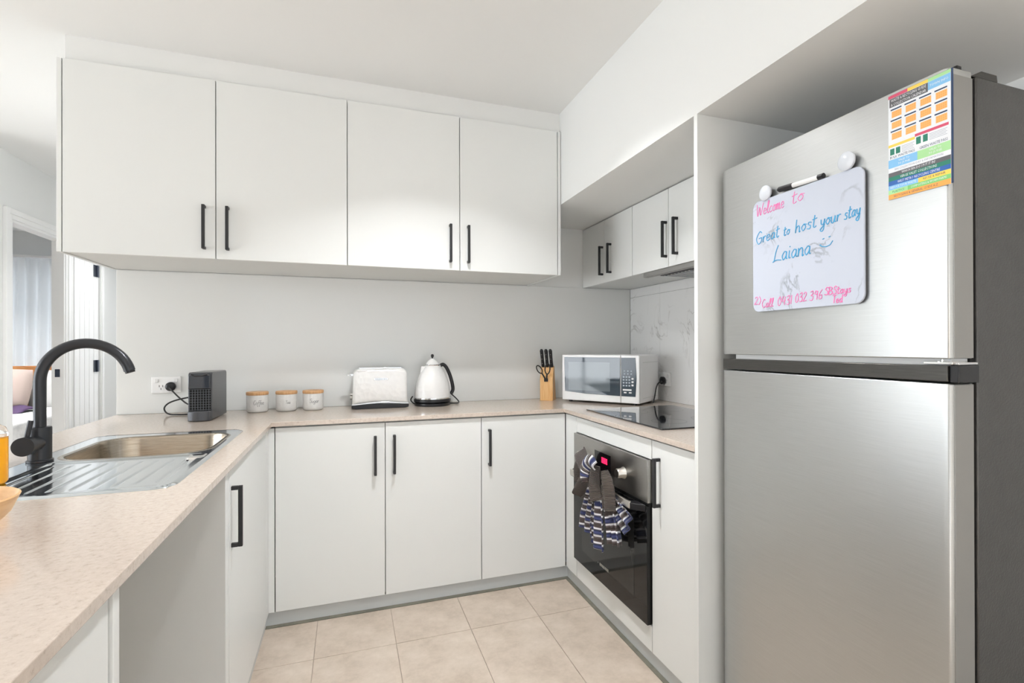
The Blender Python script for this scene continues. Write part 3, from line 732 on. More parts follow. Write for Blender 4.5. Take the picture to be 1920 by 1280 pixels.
# ------------------------------------------------------------------ toaster
ta = thing('toaster', 'white faceted two-slice toaster with chrome and black base', 'toaster', (.165, 2.985, .9))
tx0, tx1, ty0, ty1 = .020, .305, 2.915, 3.085
def tprof(z0w, top, ins_, r1, r2):
    """closed XZ outline with a wavy lower edge"""
    out = []
    for k in range(13):
        u = k / 12; out.append((tx0 + ins_ + (tx1 - tx0 - 2 * ins_) * u, z0w + .010 * math.sin(PI * u) ** 1.5))
    for k in range(9):
        a = math.radians(0 + 90 * k / 8); out.append((tx1 - .004 - r2 + r2 * math.cos(a) , top - r2 + r2 * math.sin(a)))
    for k in range(9):
        a = math.radians(90 + 90 * k / 8); out.append((tx0 + .004 + r1 + r1 * math.cos(a), top - r1 + r1 * math.sin(a)))
    return out
rings = []
for (y, inz) in ((ty0, .016), (ty0 + .003, .007), (ty0 + .010, .002), (ty0 + .022, 0), (ty1 - .022, 0), (ty1 - .010, .002), (ty1 - .003, .007), (ty1, .016)):
    cxm, czm = (tx0 + tx1) / 2, 1.015
    pr = tprof(.925, 1.112, 0, .040, .030)
    rings.append([(cxm + (x - cxm) * (1 - inz / .14), y, czm + (z - czm) * (1 - inz / .095)) for x, z in pr])
obj('shell', B().loft(rings, True, True), M['facet'], ta, smooth=True)
def band(z0, z1, e, yi):
    b = B(); n = 24; top = []; bot = []
    for k in range(n + 1):
        u = k / n; x = tx0 - e + (tx1 - tx0 + 2 * e) * u
        w_ = .010 * math.sin(PI * u) ** 1.5; top.append((x, z1 + w_)); bot.append((x, z0 + w_ * .8))
    return b.prism(bot + top[::-1], ty0 + yi, ty1 - yi, 'y')
obj('chrome_trim', band(.920, .928, .003, .001), M['chrome'], ta, bevel=.002)
b = B(); n = 24
poly = [(tx0 - .004, .908), (tx0 + .015, .901), (tx1 - .015, .901), (tx1 + .004, .906)] + [(tx1 + .004 - (tx1 - tx0 + .008) * k / n, .920 + .008 * math.sin(PI * k / n) ** 1.5) for k in range(n + 1)]
obj('base', b.prism(poly, ty0 - .002, ty1 + .002, 'y'), M['plast_black'], ta, bevel=.002)
for yy in (2.958, 3.018): obj('slot', box(.055, .275, yy, yy + .028, 1.1105, 1.1185), M['chrome'], ta, bevel=.002)
obj('lever', B().box(tx0 - .012, tx0 + .012, 2.985, 2.997, 1.074, 1.082).lathe([(.001, 0), (.012, .001), (.012, .006), (.001, .008)], tx0 - .016, 2.991, 1.074, 20), M['chrome'], ta, smooth=True)
obj('dial', B().lathe([(.014, 0), (.013, .012), (.001, .013)], tx0 - .011, 2.991, .958, 20, 'x').box(tx0 - .009, tx0 + .002, 2.975, 3.008, .973, .979), M['steel_soft'], ta)
obj('badge', box(.128, .200, ty0 - .0022, ty0 + .001, 1.050, 1.064), M['chrome'], ta, bevel=.003)
b = B()
for k in range(7): b.box(.136 + k * .0085, .1415 + k * .0085, ty0 - .0030, ty0 - .002, 1.0545, 1.0595)
obj('badge_letters', b, M['mark'], ta)

# ------------------------------------------------------------------ kettle
kx, ky = .446, 2.985
k = thing('kettle', 'white faceted conical kettle with black handle and knob', 'kettle', (kx, ky, .900))
kb = obj('power_base', B().lathe([(.001, 0), (.098, 0), (.100, .004), (.098, .015), (.092, .018), (.001, .018)], kx, ky, .9003, 48), M['plast_black'], k, smooth=True)
obj('cord', B().tube(smooth_path([(kx + .085, ky + .02, .907), (.56, 2.99, .905), (.60, 3.01, .906), (.595, 3.05, .925), (.555, 3.085, .965)]), .0035, 8), M['rubber'], kb, smooth=True)
obj('cord', B().tube(smooth_path([(kx - .09, ky, .908), (.34, 2.99, .915), (.325, 2.97, .935), (.335, 2.965, .955)]), .0035, 8), M['rubber'], kb, smooth=True)
obj('base_ring', B().lathe([(.001, 0), (.094, 0), (.102, .004), (.103, .014), (.100, .020), (.001, .020)], kx, ky, .9187, 48), M['plast_black'], k, smooth=True)
obj('chrome_ring', B().lathe([(.0995, .020), (.1030, .0215), (.1030, .0275), (.099, .029), (.09, .029)], kx, ky, .9187, 48), M['chrome'], k, smooth=True)
prof = [(.0985, .029), (.0985, .05), (.0965, .078), (.092, .104), (.084, .132), (.073, .158), (.060, .180), (.045, .198), (.039, .204)]
b = B(); b.lathe(prof, kx, ky, .9187, 28)
obj('kettle_body', b, M['facet'], k, smooth=True)
obj('collar', B().lathe([(.038, .202), (.0395, .204), (.0395, .210), (.036, .212), (.001, .212)], kx, ky, .9187, 40), M['chrome'], k, smooth=True)
lid = obj('lid', B().lathe([(.036, .211), (.033, .218), (.025, .229), (.013, .239), (.004, .244), (.001, .244)], kx, ky, .9187, 40), M['white_gloss'], k, smooth=True)
obj('knob', B().lathe([(.003, .242), (.0045, .248), (.008, .254), (.009, .260), (.006, .267), (.001, .269)], kx, ky, .9187, 24), M['plast_black'], lid, smooth=True)
# handle on the right, away from the spout on the left
hp = smooth_path([(kx + .046, ky, 1.122), (kx + .060, ky, 1.128), (kx + .078, ky, 1.112), (kx + .098, ky, 1.070), (kx + .112, ky, 1.020), (kx + .116, ky, .985), (kx + .106, ky, .962)], 6)
obj('handle', B().tube(hp, [.010] * len(hp), 12), M['plast_black'], k, smooth=True)
obj('spout', B().loft([[(kx - .042, ky - .030, 1.119), (kx - .064, ky - .012, 1.119), (kx - .046, ky + .012, 1.119)], [(kx - .066, ky - .020, 1.078), (kx - .070, ky - .014, 1.078), (kx - .068, ky - .004, 1.078)]], True, True), M['white_gloss'], k, bevel=.003)

# ------------------------------------------------------------------ knife block, knives, scissors
ka = math.radians(-33)
kbk = thing('knife_block', 'slanted light wooden knife block in the corner of the bench', 'knife block', (1.150, 3.000, .9), ka)
BW = .040
obj('block', B().prism([(-.045, 0), (.055, 0), (.004, .210), (-.020, .202), (-.045, .130)], -BW, BW, 'x'), M['wood_block'], kbk, bevel=.003, local=True)
def loc2w(t, p):
    c, s = math.cos(t.rotation_euler.z), math.sin(t.rotation_euler.z); return Vector((t.location.x + p[0] * c - p[1] * s, t.location.y + p[0] * s + p[1] * c, t.location.z + p[2]))
dirv = Vector((0, -.40, .92)).normalized()
for q, (u, lab) in enumerate(((-.026, 'leftmost'), (.001, 'middle'), (.028, 'rightmost'))):
    base = Vector((u, -.014, .200))
    t = thing('kitchen_knife', 'black-handled kitchen knife, the %s of three in the wooden block' % lab, 'knife', loc2w(kbk, base), ka, 'black-handled knives in the block')
    P_ = lambda s, off=0: tuple(dirv * s + Vector((0, off, 0)))
    hb = B().tube([P_(.004), P_(.012), P_(.05), P_(.09), P_(.112), P_(.122)], [.009, .0105, .0095, .0105, .0115, .006], 12, flat=.75)
    obj('handle', hb, M['plast_black'], t, smooth=True, local=True)
    obj('bolster', B().tube([P_(-.004), P_(.005)], .0085, 10, flat=.6), M['steel_soft'], t, local=True)
    rv = B()
    for s in (.03, .06, .09): 
        c = dirv * s + Vector((0, -.0088, -.003)); rv.lathe([(.001, -.001), (.0022, 0), (.001, .001)], c.x, c.y, c.z, 8, 'y')
    obj('rivets', rv, M['chrome'], t, local=True)
sc_ = thing('scissors', 'black-handled scissors in the front slot of the knife block', 'scissors', loc2w(kbk, (.0, -.046, .128)), ka)
sdir = Vector((0, -.25, .96)).normalized()
def ring(cx, cz, rx, rz, tilt):
    out = []
    for k_ in range(20):
        a = 2 * PI * k_ / 20; x = rx * math.cos(a); z = rz * math.sin(a)
        X = cx + x * math.cos(tilt) - z * math.sin(tilt); Z = cz + x * math.sin(tilt) + z * math.cos(tilt)
        out.append((X, -.006 - Z * .22, Z))
    return out
obj('finger_loop', B().tube(ring(-.038, .062, .014, .026, .5), .0035, 8, closed=True).tube([(-.024, -.014, .040), (-.004, -.006, .004)], .0045, 8), M['plast_black'], sc_, smooth=True, local=True)
obj('finger_loop', B().tube(ring(.012, .066, .015, .032, -.12), .0035, 8, closed=True).tube([(.008, -.014, .036), (.004, -.006, .004)], .0045, 8), M['plast_black'], sc_, smooth=True, local=True)
obj('pivot', box(-.012, .012, -.009, -.002, -.012, .008), M['plast_black'], sc_, local=True, bevel=.002)

# ------------------------------------------------------------------ microwave
A_ = Vector((1.207, 2.902)); B_ = Vector((1.500, 2.507)); dd = (B_ - A_); MWW = dd.length; ma = math.atan2(dd.y, dd.x)
mw = thing('microwave', 'white countertop microwave set diagonally in the bench corner', 'microwave', (A_.x, A_.y, .9), ma)
MD = .288; z0, z1 = .012, .279
obj('body', box(0.001, MWW - .001, .012, MD, z0, z1), M['white_pl'], mw, bevel=.004, local=True)
fx = MWW * .775
obj('front_frame', B().box(0, fx - .001, -.004, .012, z0, z1), M['white_gloss'], mw, bevel=.003, local=True)
obj('control_fascia', B().box(fx + .001, MWW, -.004, .012, z0, z1), M['white_gloss'], mw, bevel=.003, local=True)
dr = obj('door_glass', B().prism([(.016, z1 - .020), (.020, z0 + .052), (.16, z0 + .042), (fx - .003, z0 + .038), (fx - .003, z1 - .014), (.016, z1 - .014)], -.0065, -.0042, 'y'), M['mwglass'], mw, bevel=.001, local=True)
obj('window_mesh', box(.045, fx - .065, -.0072, -.0066, z0 + .060, z1 - .042), M['mwmesh'], dr, local=True)
pn = obj('control_panel', B().prism([(fx + .004, z0 + .038), (MWW - .022, z0 + .038), (MWW - .016, z0 + .14), (MWW - .022, z1 - .014), (fx + .004, z1 - .014)], -.0065, -.0042, 'y'), M['mwpanel'], mw, bevel=.001, local=True)
b = B()
for r_ in range(4):
    for c_ in range(3): b.box(fx + .014 + c_ * .017, fx + .024 + c_ * .017, -.0072, -.0066, z0 + .094 + r_ * .016, z0 + .102 + r_ * .016)
for r_ in range(2):
    for c_ in range(3): b.box(fx + .020 + c_ * .020, fx + .028 + c_ * .020, -.0072, -.0066, z0 + .160 + r_ * .016, z0 + .166 + r_ * .016)
obj('buttons', b, M['mwtxt'], pn, local=True)
b = B().box(fx + .014, fx + .066, -.0075, -.0066, z0 + .070, z0 + .079)
for r_ in range(3): b.box(fx + .066, fx + .078, -.0075, -.0066, z0 + .096 + r_ * .018, z0 + .106 + r_ * .018)
for c_ in (0, 1): b.box(fx + .020 + c_ * .030, fx + .036 + c_ * .030, -.0075, -.0066, z0 + .056, z0 + .063)
obj('start_button', b, M['white_pl'], pn, local=True)
for (u, v) in ((.04, .03), (MWW - .04, .03), (.04, MD - .04), (MWW - .04, MD - .04)):
    obj('foot', B().cyl(u, v, .0005, .011, .012), M['plast_black'], mw, local=True)
obj('side_vent', B().box(MWW - .001, MWW + .0008, .05, .27, .236, .240).box(MWW - .001, MWW + .0008, .05, .27, .036, .039), M['cabside'], mw, local=True)
nB = Vector((-dd.y, dd.x)).normalized(); oB = dd.normalized()
def sidept(q, off, z): p = B_ + nB * q + oB * off; return (p.x, p.y, z)
mc = obj('power_cord', B().tube(smooth_path([sidept(.170, .012, .9045), sidept(.195, .012, .94), sidept(.215, .013, .985), sidept(.235, .018, 1.012), sidept(.262, .028, 1.021), (1.757, 2.695, 1.0235)]), .0042, 8), M['rubber'], mw, smooth=True)
pl = B().lathe([(.008, 0), (.014, .004), (.0225, .008), (.0235, .022), (.021, .026)], 1.753, 2.695, 1.0235, 28, axis='x')
obj('plug', pl, M['plast_black'], mw, smooth=True)

# ------------------------------------------------------------------ cooktop
ck = thing('cooktop', 'black glass electric cooktop set in the bench under the range hood', 'cooktop', (1.41, 2.1, .9))
obj('glass_plate', box(1.150, 1.665, 1.757, 2.449, .9002, .9062), M['cooktop'], ck, bevel=.0015)
def zone(x, y, r):
    b = B()
    b.lathe([(r, .9063), (r - .0006, .9064), (r - .0012, .9063)], x, y, 0, 48, caps=False)
    return obj('heating_zone', b, M['zone'], ck)
for z_ in ((1.30, 1.93, .075), (1.30, 2.28, .095), (1.53, 1.93, .095), (1.53, 2.28, .075)): zone(*z_)
b = B()
for k_ in range(8): b.box(1.165, 1.171, 2.00 + k_ * .025, 2.008 + k_ * .025, .9062, .9064)
obj('touch_marks', b, M['mark'], ck)

# ------------------------------------------------------------------ oven
ov = thing('oven', 'built-in electric oven with steel fascia and dark glass door', 'oven', (1.4, 2.08, .16))
obj('oven_box', box(XRD + .022, 1.60, 1.745, 2.425, .165, .79), M['fl_grey'], ov)
cp = obj('control_panel', box(XRD - .016, XRD + .020, 1.732, 2.423, .630, .794), M['steel_oven'], ov, bevel=.0015)
dp = obj('display', box(XRD - .0172, XRD - .015, 2.030, 2.185, .668, .752), M['display'], cp)
b = B(); y = 2.112
for ch in range(4):
    yy = y - ch * .014
    b.box(XRD - .0180, XRD - .0172, yy - .009, yy, .7295, .732).box(XRD - .0180, XRD - .0172, yy - .009, yy, .708, .7105).box(XRD - .0180, XRD - .0172, yy - .0022, yy, .708, .732).box(XRD - .0180, XRD - .0172, yy - .009, yy - .0068, .708, .732)
obj('clock_digits', b, M['led'], dp)
for yy in (1.915, 2.30): obj('knob', B().lathe([(.001, -.034), (.018, -.034), (.020, -.031), (.0205, -.008), (.024, -.004), (.025, 0)], XRD - .016, yy, .706, 36, 'x'), M['steel_soft'], cp, smooth=True)
od = obj('oven_door', box(XRD - .018, XRD + .018, 1.732, 2.423, .166, .618), M['ovenglass'], ov, bevel=.0015)
obj('inner_window', box(XRD - .0186, XRD - .0180, 1.83, 2.325, .235, .545), M['oveninner'], od)
obj('gap_strip', box(XRD - .006, XRD + .018, 1.732, 2.423, .618, .630), M['gasket'], ov)
hd = B().box(XRD - .064, XRD - .054, 1.790, 2.365, .600, .628)
oh_ = obj('oven_handle', hd, M['steel_soft'], od, bevel=.002)
for (ya, yb) in ((1.752, 1.806), (2.349, 2.403)):
    obj('handle_bracket', B().prism([(XRD - .060, 1.790 if ya < 2 else 2.365), (XRD - .060, 1.830 if ya < 2 else 2.325), (XRD - .018, 1.80 if ya < 2 else 2.355), (XRD - .018, 1.742 if ya < 2 else 2.413)], .596, .622, 'z'), M['plast_black'], oh_, bevel=.002)
b = B().lathe([(.009, 0), (.001, -.0008)], XRD - .018, 2.150, .246, 16, 'x')
for k_ in range(7): b.box(XRD - .0190, XRD - .0180, 2.132 - k_ * .0125, 2.1235 - k_ * .0125, .240, .252)
obj('brand_mark', b, M['steel_soft'], od)

# tea towels tied on the oven handle
HXT = 1.012
def ribbon(pl_, wl, n=34, m=18, folds=2.0, amp=.012, x0=HXT, sgn=1, uvs=1.0, xoff=None, phase=0, bulge=0):
    """cloth strip: centre line pl_ [(y,z)], half widths wl; depth (x) ripples across the strip"""
    P3 = [Vector((p[0], p[1], 0)) for p in pl_]
    cpath = smooth_path(P3, n)
    ws = smooth_path([Vector((w_, 0, 0)) for w_ in wl], n)
    xo = smooth_path([Vector((v, 0, 0)) for v in (xoff or [0] * len(pl_))], n)
    L = [0]
    for i in range(1, len(cpath)): L.append(L[-1] + (cpath[i] - cpath[i - 1]).length)
    N = len(cpath) - 1
    def fn(u, v):
        i = min(int(round(v * N)), N); p = cpath[i]; q = cpath[min(i + 1, N)] - cpath[max(i - 1, 0)]
        q = q.normalized() if q.length > 1e-9 else Vector((0, -1, 0)); nn = Vector((-q.y, q.x, 0))
        s = (u * 2 - 1); w_ = ws[i].x
        pp = p + nn * s * w_
        x = x0 + xo[i].x - amp * math.cos(s * PI * folds + phase) * min(1, w_ / .03) + bulge * s * s
        return (x, pp.x, pp.y)
    b = B(); b.grid(fn, m, N, lambda u, v: (u, L[min(int(round(v * N)), N)] * uvs)); return b
t = thing('tea_towel', 'brown ribbed tea towel knotted in a bow on the oven handle', 'towel', (HXT, 2.1, .62), 0)
obj('bow_loop', ribbon([(2.085, .672), (2.14, .70), (2.195, .732)], [.018, .052, .046], 10, 18, 1.2, .018, x0=HXT - .030, uvs=55, xoff=[-.006, .0, .01]), M['cloth_b'], t, smooth=True, solid=.006)
obj('bow_tail', ribbon([(2.095, .668), (2.165, .612), (2.235, .550)], [.020, .055, .036], 10, 18, 1.3, .018, x0=HXT - .026, uvs=55, xoff=[-.004, .004, .010]), M['cloth_b'], t, smooth=True, solid=.006)
obj('bow_loop', ribbon([(2.17, .715), (2.225, .67), (2.235, .60)], [.038, .050, .044], 10, 14, 1.0, .014, x0=HXT - .016, uvs=55, xoff=[.006, .004, .010]), M['cloth_b'], t, smooth=True, solid=.006)
obj('hanging_end', ribbon([(2.005, .728), (2.025, .66), (2.022, .60), (2.010, .570)], [.022, .040, .044, .044], 10, 20, 1.0, .014, x0=HXT - .030, uvs=60), M['cloth_b'], t, smooth=True, solid=.007)
obj('hanging_end', ribbon([(1.950, .712), (1.930, .66), (1.918, .60), (1.914, .560)], [.018, .036, .042, .042], 10, 20, 1.3, .015, x0=HXT - .018, uvs=60, phase=.8), M['cloth_b'], t, smooth=True, solid=.007)
t = thing('tea_towel', 'navy white and grey striped tea towel hanging under the brown one on the oven handle', 'towel', (HXT, 2.05, .6), 0)
obj('knot', ribbon([(1.975, .728), (2.015, .742), (2.062, .715), (2.080, .670), (2.072, .640)], [.020, .026, .033, .034, .026], 8, 18, .5, .020, x0=HXT - .040, uvs=16.5), M['cloth_s'], t, smooth=True, solid=.006)
obj('hanging_end', ribbon([(2.065, .600), (2.090, .53), (2.115, .46), (2.120, .405)], [.030, .042, .054, .062], 12, 26, 2.0, .012, x0=HXT - .012, uvs=16.5), M['cloth_s'], t, smooth=True, solid=.005)
obj('hanging_end', ribbon([(2.000, .585), (2.005, .52), (2.010, .45), (2.012, .372)], [.028, .042, .050, .054], 12, 26, 1.5, .012, x0=HXT - .020, uvs=16.5), M['cloth_s'], t, smooth=True, solid=.005)
obj('hanging_end', ribbon([(1.945, .590), (1.915, .53), (1.895, .47), (1.885, .425)], [.030, .042, .048, .050], 12, 26, 2.2, .014, x0=HXT + .004, uvs=16.5), M['cloth_s'], t, smooth=True, solid=.005)
obj('hanging_end', ribbon([(1.925, .600), (1.870, .575), (1.820, .553), (1.788, .540)], [.020, .034, .046, .050], 12, 26, 2.0, .010, x0=HXT + .008, uvs=16.5), M['cloth_s'], t, smooth=True, solid=.005)

# ------------------------------------------------------------------ fridge
XF = 1.139; FY0, FY1 = .706, 1.3995
fr = thing('fridge', 'tall brushed stainless top-freezer fridge with dark grey sides', 'fridge', (1.47, 1.05, 0))
def fdoor(name, z0_, z1_):
    prof_ = [(XF + .070, FY0), (XF + .012, FY0), (XF + .003, FY0 + .004), (XF, FY0 + .014), (XF, FY1 - .030), (XF + .004, FY1 - .012), (XF + .018, FY1), (XF + .070, FY1)]
    return obj(name, B().prism(prof_, z0_, z1_, 'z'), M['fridge'], fr, bevel=.002)
fz = fdoor('freezer_door', 1.203, 1.794)
fd = fdoor('fridge_door', .055, 1.152)
for par, z0_, z1_ in ((fz, 1.204, 1.780), (fd, .056, 1.150)):
    obj('door_edge', box(XF + .012, XF + .0705, FY0 - .0015, FY0 + .001, z0_, z1_), M['fr_edge'], par, bevel=.0006)
obj('handle_band', B().box(XF + .001, XF + .070, FY0 + .006, FY1 - .012, 1.156, 1.189), M['fr_handle'], fd, bevel=.002)
obj('band_end', box(XF + .006, XF + .071, FY0 - .012, FY0 + .005, 1.1545, 1.190), M['plast_black'], fd, bevel=.002)
obj('grip_channel', box(XF + .020, XF + .07, FY0 + .01, FY1 - .05, 1.189, 1.2035), M['white_pl'], fr)
obj('middle_hinge', B().box(XF + .004, XF + .05, FY0 - .002, FY0 + .055, 1.191, 1.197).box(XF + .010, XF + .07, FY0 - .010, FY0 + .02, 1.1905, 1.196).cyl(XF + .025, FY0 + .028, 1.191, .006, .011), M['chrome'], fr, bevel=.001)
obj('gasket', box(XF + .0715, XF + .082, FY0 + .006, FY1 - .004, .06, 1.785), M['gasket'], fr)
obj('cabinet', box(XF + .083, 1.780, FY0 - .001, FY1, .03, 1.787), M['fr_side'], fr, bevel=.003)
obj('hinge_cover', B().prism([(XF + .072, 1.7875), (XF + .105, 1.803), (XF + .155, 1.803), (XF + .158, 1.7875)], FY0 + .001, FY0 + .06, 'y'), M['fr_handle'], fr, bevel=.002)
obj('top_hinge', box(XF + .035, XF + .050, FY0 + .006, FY0 + .024, 1.793, 1.806), M['plast_black'], fr, bevel=.002)
for x in (XF + .12, 1.74):
    for y in (FY0 + .05, FY1 - .05): obj('foot', B().cyl(x, y, 0, .018, .031), M['plast_black'], fr)

# whiteboard on the freezer door
XB = XF - .013
wbd = thing('whiteboard', 'small marbled magnetic whiteboard with pink and blue handwriting on the freezer door', 'whiteboard', (XB, 1.06, 1.49))
obj('panel', B().prism([(y, z) for y, z in rrect(.882, 1.238, 1.329, 1.652, .022, 6)], XB, XB + .006, 'x'), M['board'], wbd, bevel=.0015)
obj('backing', B().prism([(y, z) for y, z in rrect(.886, 1.234, 1.333, 1.648, .022, 6)], XB + .006, XF - .0005, 'x'), M['fl_grey'], wbd)
def onboard(y0, z0_, slope=0):
    return lambda u, v: (XB - .0004, y0 - u, z0_ + v + slope * u)
def line(s, y0, y1, z0_, z1_, h, m, r=.0011):
    b = write(B(), s, h, onboard(y0, z0_, (z1_ - z0_) / (y0 - y1)), r, y0 - y1); return obj('handwriting', b, m, wbd)
line('Welcome', 1.223, 1.118, 1.608, 1.611, .034, M['pink']); line('to', 1.094, 1.050, 1.612, 1.616, .034, M['pink'])
line('Great', 1.226, 1.136, 1.526, 1.534, .034, M['blue'], .0013); line('to', 1.122, 1.098, 1.532, 1.534, .026, M['blue'], .0013)
line('host', 1.082, 1.012, 1.532, 1.535, .034, M['blue'], .0013); line('your', 1.002, .942, 1.533, 1.535, .032, M['blue'], .0013); line('stay', .934, .890, 1.534, 1.538, .030, M['blue'], .0013)
line('Laiana', 1.160, 1.030, 1.466, 1.468, .044, M['blue'], .0014)
b = B()
fnb = onboard(1.003, 1.480)
b.tube([fnb(u, v) for u, v in [(0, .006), (.006, .001), (.018, -.002), (.030, .001), (.038, .010)]], .0013, 5)
b.tube([fnb(.008, .019), fnb(.013, .020)], .0013, 5).tube([fnb(.026, .021), fnb(.031, .022)], .0013, 5)
obj('smiley', b, M['blue'], wbd)
line('2)', 1.232, 1.205, 1.352, 1.350, .022, M['pink']); line('Call', 1.203, 1.158, 1.340, 1.341, .024, M['pink']); line('0431', 1.144, 1.092, 1.342, 1.343, .024, M['pink'])
line('032', 1.083, 1.043, 1.346, 1.348, .023, M['pink']); line('396', 1.036, .995, 1.347, 1.349, .024, M['pink']); line('SBStays', .990, .915, 1.357, 1.358, .019, M['pink'], .0012); line('Ted', .968, .938, 1.335, 1.336, .019, M['pink'], .0012)
for (y, z, r, lab) in ((1.186, 1.668, .0215, 'smaller round white magnet at the top left of the whiteboard'), (.926, 1.673, .0225, 'larger round white magnet at the top right corner of the whiteboard')):
    mg = thing('magnet', lab, 'magnet', (XF, y, z))
    obj('cap', B().lathe([(.001, -.0215), (r * .8, -.0205), (r, -.017), (r, -.012), (r * .8, -.0105)], XF, y, z, 32, 'x'), M['magnet'], mg, smooth=True)
    obj('magnet_disc', B().lathe([(.001, -.0105), (r * .6, -.0105), (r * .6, -.0003), (.001, -.0003)], XF, y, z, 24, 'x'), M['fl_grey'], mg)
mp_ = thing('marker_pen', 'white marker pen with black cap on the top edge of the whiteboard', 'pen', (XF - .010, 1.06, 1.662))
pen = lambda a, b_: [(XF - .011, 1.143 - .150 * a, 1.665 - .006 * a), (XF - .011, 1.143 - .150 * b_, 1.665 - .006 * b_)]
obj('pen_body', B().tube(pen(.36, .93), .0068, 16), M['white_gloss'], mp_, smooth=True)
obj('pen_cap', B().tube([pen(0, .05)[0], pen(.04, .1)[0], pen(.06, .1)[0], pen(0, .36)[1]], [.004, .0078, .0078, .0074], 12), M['plast_black'], mp_, smooth=True)
obj('pen_end', B().tube(pen(.90, 1.0), .0074, 16), M['plast_black'], mp_, smooth=True)

# flyer on the freezer door
def txt(s, origin, u, v, size, m, parent, align='CENTER', width=None):
    cu_ = D.curves.new('print', 'FONT'); cu_.body = s; cu_.size = size; cu_.align_x = align; cu_.align_y = 'CENTER'; cu_.resolution_u = 1
    o = D.objects.new('tmp', cu_); C.objects.link(o); dg = bpy.context.evaluated_depsgraph_get()
    me = D.meshes.new_from_object(o.evaluated_get(dg)); D.objects.remove(o)
    vs_ = [p.co.copy() for p in me.vertices]; fs = [tuple(p.vertices) for p in me.polygons]
    if width and vs_:
        w_ = max(p.x for p in vs_) - min(p.x for p in vs_); k_ = width / w_
        for p in vs_: p.x *= k_
    O = Vector(origin); u = Vector(u); v = Vector(v)
    b = B(); b.add([tuple(O + u * p.x + v * p.y) for p in vs_], fs)
    D.meshes.remove(me)
    return obj('print', b, m, parent)
FA, FB, FZ0, FZ1 = .830, .701, 1.555, 1.786        # left edge y, right edge y
fly = thing('recycling_flyer', 'colourful council bin collection calendar stuck at the top of the freezer door', 'flyer', (XF, .765, 1.67))
XP = XF - .0028
def page(u0, u1, w0, w1, m, d=.0001, name='print_block'):
    """u,w in 0..1 from left/top"""
    y0_, y1_ = FA + (FB - FA) * u0, FA + (FB - FA) * u1; za, zb = FZ1 - (FZ1 - FZ0) * w0, FZ1 - (FZ1 - FZ0) * w1
    return obj(name, box(XP - d, XP - d + .00008, y0_, y1_, zb, za), m, fly)
obj('page', box(XP, XP + .0012, FA, FB, FZ0, FZ1), M['fl_white'], fly)
obj('page', box(XP + .0013, XF - .0002, FA - .004, FB - .0035, FZ0 + .001, FZ1 + .001), M['fl_navy'], fly)
def PT(s, u, w_, size, m, width=None):
    y = FA + (FB - FA) * u; z = FZ1 - (FZ1 - FZ0) * w_
    txt(s, (XP - .0003, y, z), (0, -1, 0), (0, 0, 1), size, m, fly, 'CENTER', width)
page(0, .33, 0, .03, M['fl_red']); page(.33, .66, 0, .03, M['fl_yellow']); page(.66, 1, 0, .03, M['fl_lgreen'])
page(.02, .66, .032, .115, M['fl_grey']); page(.66, 1, .032, .105, M['fl_lblue'])
PT('WASTE & RECYCLING GUIDE', .34, .055, .0085, M['fl_white'], .075); PT('& COLLECTION CALENDAR', .34, .095, .0085, M['fl_white'], .075)
PT('TOWN INFO', .83, .07, .007, M['fl_white'], .036)
for r_ in range(3):
    for c_ in range(4):
        u = .04 + c_ * .24; w_ = .135 + r_ * .105
        page(u, u + .19, w_, w_ + .013, M['fl_navy'] if c_ != 9 else M['fl_grey'])
        page(u + .02, u + .19, w_ + .024, w_ + .085, M['fl_peach'])
        b = B()
        for q in range(3):
            for s_ in range(5):
                y = FA + (FB - FA) * (u + .035 + s_ * .031); z = FZ1 - (FZ1 - FZ0) * (w_ + .034 + q * .018); b.box(XP - .0002, XP - .00012, y, y - .0022, z, z - .0022)
        obj('calendar_dates', b, M['fl_orange'], fly)
page(0, .45, .475, .50, M['fl_yellow']); page(.45, .97, .455, .48, M['fl_red'])
for u in (.03, .13, .47, .58):
    page(u, u + .075, .515 if u < .4 else .49, .575 if u < .4 else .555, M['fl_dgreen'], name='bin_icon')
for (u0, u1, w_) in ((.23, .44, .52), (.68, .95, .50)):
    for q in range(5): page(u0, u1 - .02 * (q % 2), w_ + q * .013, w_ + q * .013 + .003, M['fl_print'])
PT('BULK WASTE PASS', .24, .60, .008, M['fl_navy'], .054); PT('GREEN WASTE PASS', .74, .60, .008, M['fl_navy'], .056)
page(0, .49, .62, .70, M['fl_lblue']); page(.49, 1, .62, .70, M['fl_lgreen'])
PT('VALID TO', .27, .645, .006, M['fl_white'], .024); PT('30 JUNE', .27, .675, .006, M['fl_white'], .026); PT('VALID TO', .77, .645, .006, M['fl_white'], .024); PT('30 JUNE', .77, .675, .006, M['fl_white'], .026)
PT('BIN COLLECTION DAY & INFORMATION', .5, .722, .006, M['fl_print'], .100)
rows = [(.745, .785, 'fl_grey', 'WHICH BIN DO I PUT IT IN?', 'fl_white', .070), (.785, .825, 'fl_dgreen', 'VERGE VALET COLLECTIONS', 'fl_white', .076), (.825, .868, 'fl_blue', 'WEST METRO RECYCLING CENTRE', 'fl_white', .088)]
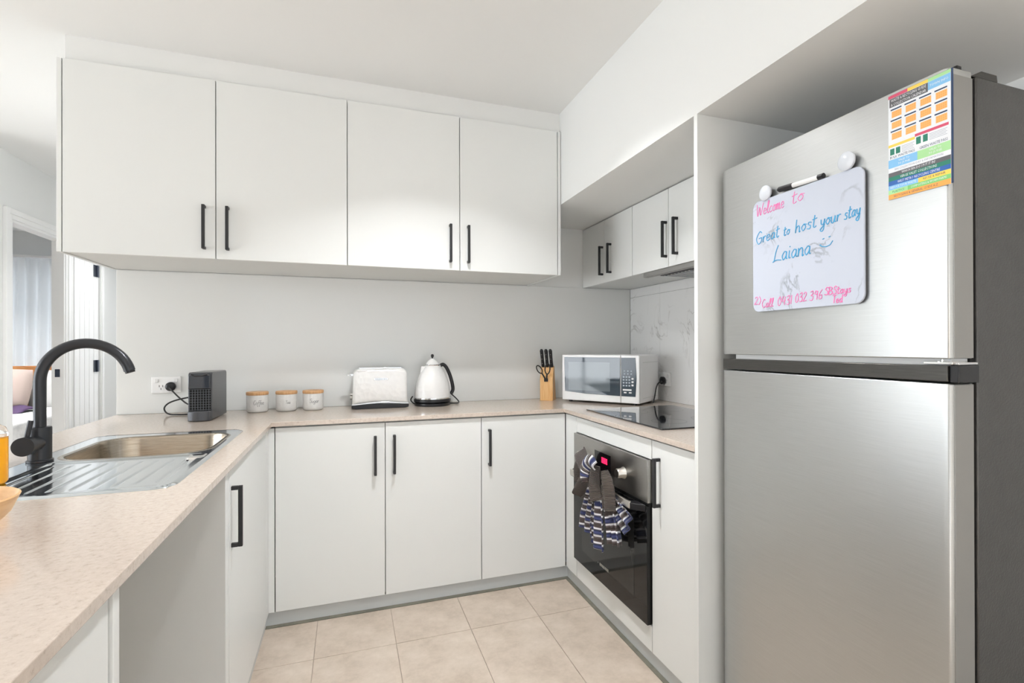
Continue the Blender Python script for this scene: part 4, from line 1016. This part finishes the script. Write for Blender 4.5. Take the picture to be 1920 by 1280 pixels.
for a, c, m1, s, m2, wd in rows: page(0, 1, a, c, M[m1]); PT(s, .5, (a + c) / 2, .0075, M[m2], wd)
page(0, .5, .868, .910, M['fl_lblue']); PT('REDUCE YOUR WASTE', .25, .889, .0065, M['fl_white'], .056); page(.5, 1, .868, .910, M['fl_yellow']); PT('REUSE & REPAIR', .75, .889, .0065, M['fl_grey'], .044)
page(0, .33, .910, .952, M['fl_lgreen']); PT('PLASTICS', .17, .931, .0065, M['fl_dgreen'], .026); page(.33, 1, .910, .952, M['fl_green']); PT('COMPOSTING & WORM FARMS', .66, .931, .0065, M['fl_white'], .072)
page(0, 1, .952, 1.0, M['fl_orange']); PT('RECYCLING & GENERAL GUIDE A-Z', .45, .976, .0068, M['fl_grey'], .092)

# ------------------------------------------------------------------ downlights and added fill lamps
def downlight(x, y, power, lab):  # also makes the added fill lamps
    t = thing('downlight', lab, 'light', (x, y, ZC), 0, 'recessed ceiling downlights and added fill lamps')
    obj('trim_ring', B().lathe([(.045, -.001), (.055, -.004), (.058, -.001), (.058, .0)], x, y, ZC, 32), M['white_pl'], t, smooth=True)
    obj('diffuser', B().lathe([(.001, -.0015), (.045, -.0015)], x, y, ZC, 32), mat('lamp_diffuser', (1, 1, 1), .5, emit=(1, .97, .92), es=6), t)
    l = D.lights.new('downlight_or_fill_lamp', 'AREA'); l.shape = 'DISK'; l.size = .10; l.energy = power; l.color = (.98, .985, 1); l.spread = math.radians(118)
    o = D.objects.new('downlight_or_fill_lamp', l); C.objects.link(o); o.location = (x, y, ZC - .008)
downlight(.36, 1.74, 11.5, 'round recessed downlight in the ceiling above the kitchen aisle')
downlight(.30, .2, 3, 'round recessed downlight in the ceiling above the camera')
downlight(-1.25, 3.45, 5.5, 'added round fill lamp in the ceiling where the hall begins')  # added out of sight to brighten the wall above the bedroom door
downlight(-1.45, 5.3, 5.5, 'added round fill lamp in the ceiling of the hall beyond the bench')  # unseen fill added to brighten the far hall wall
downlight(-3.3, 5.6, 38, 'added round fill lamp in the bedroom ceiling')  # unseen fill added to lift the backlit bed
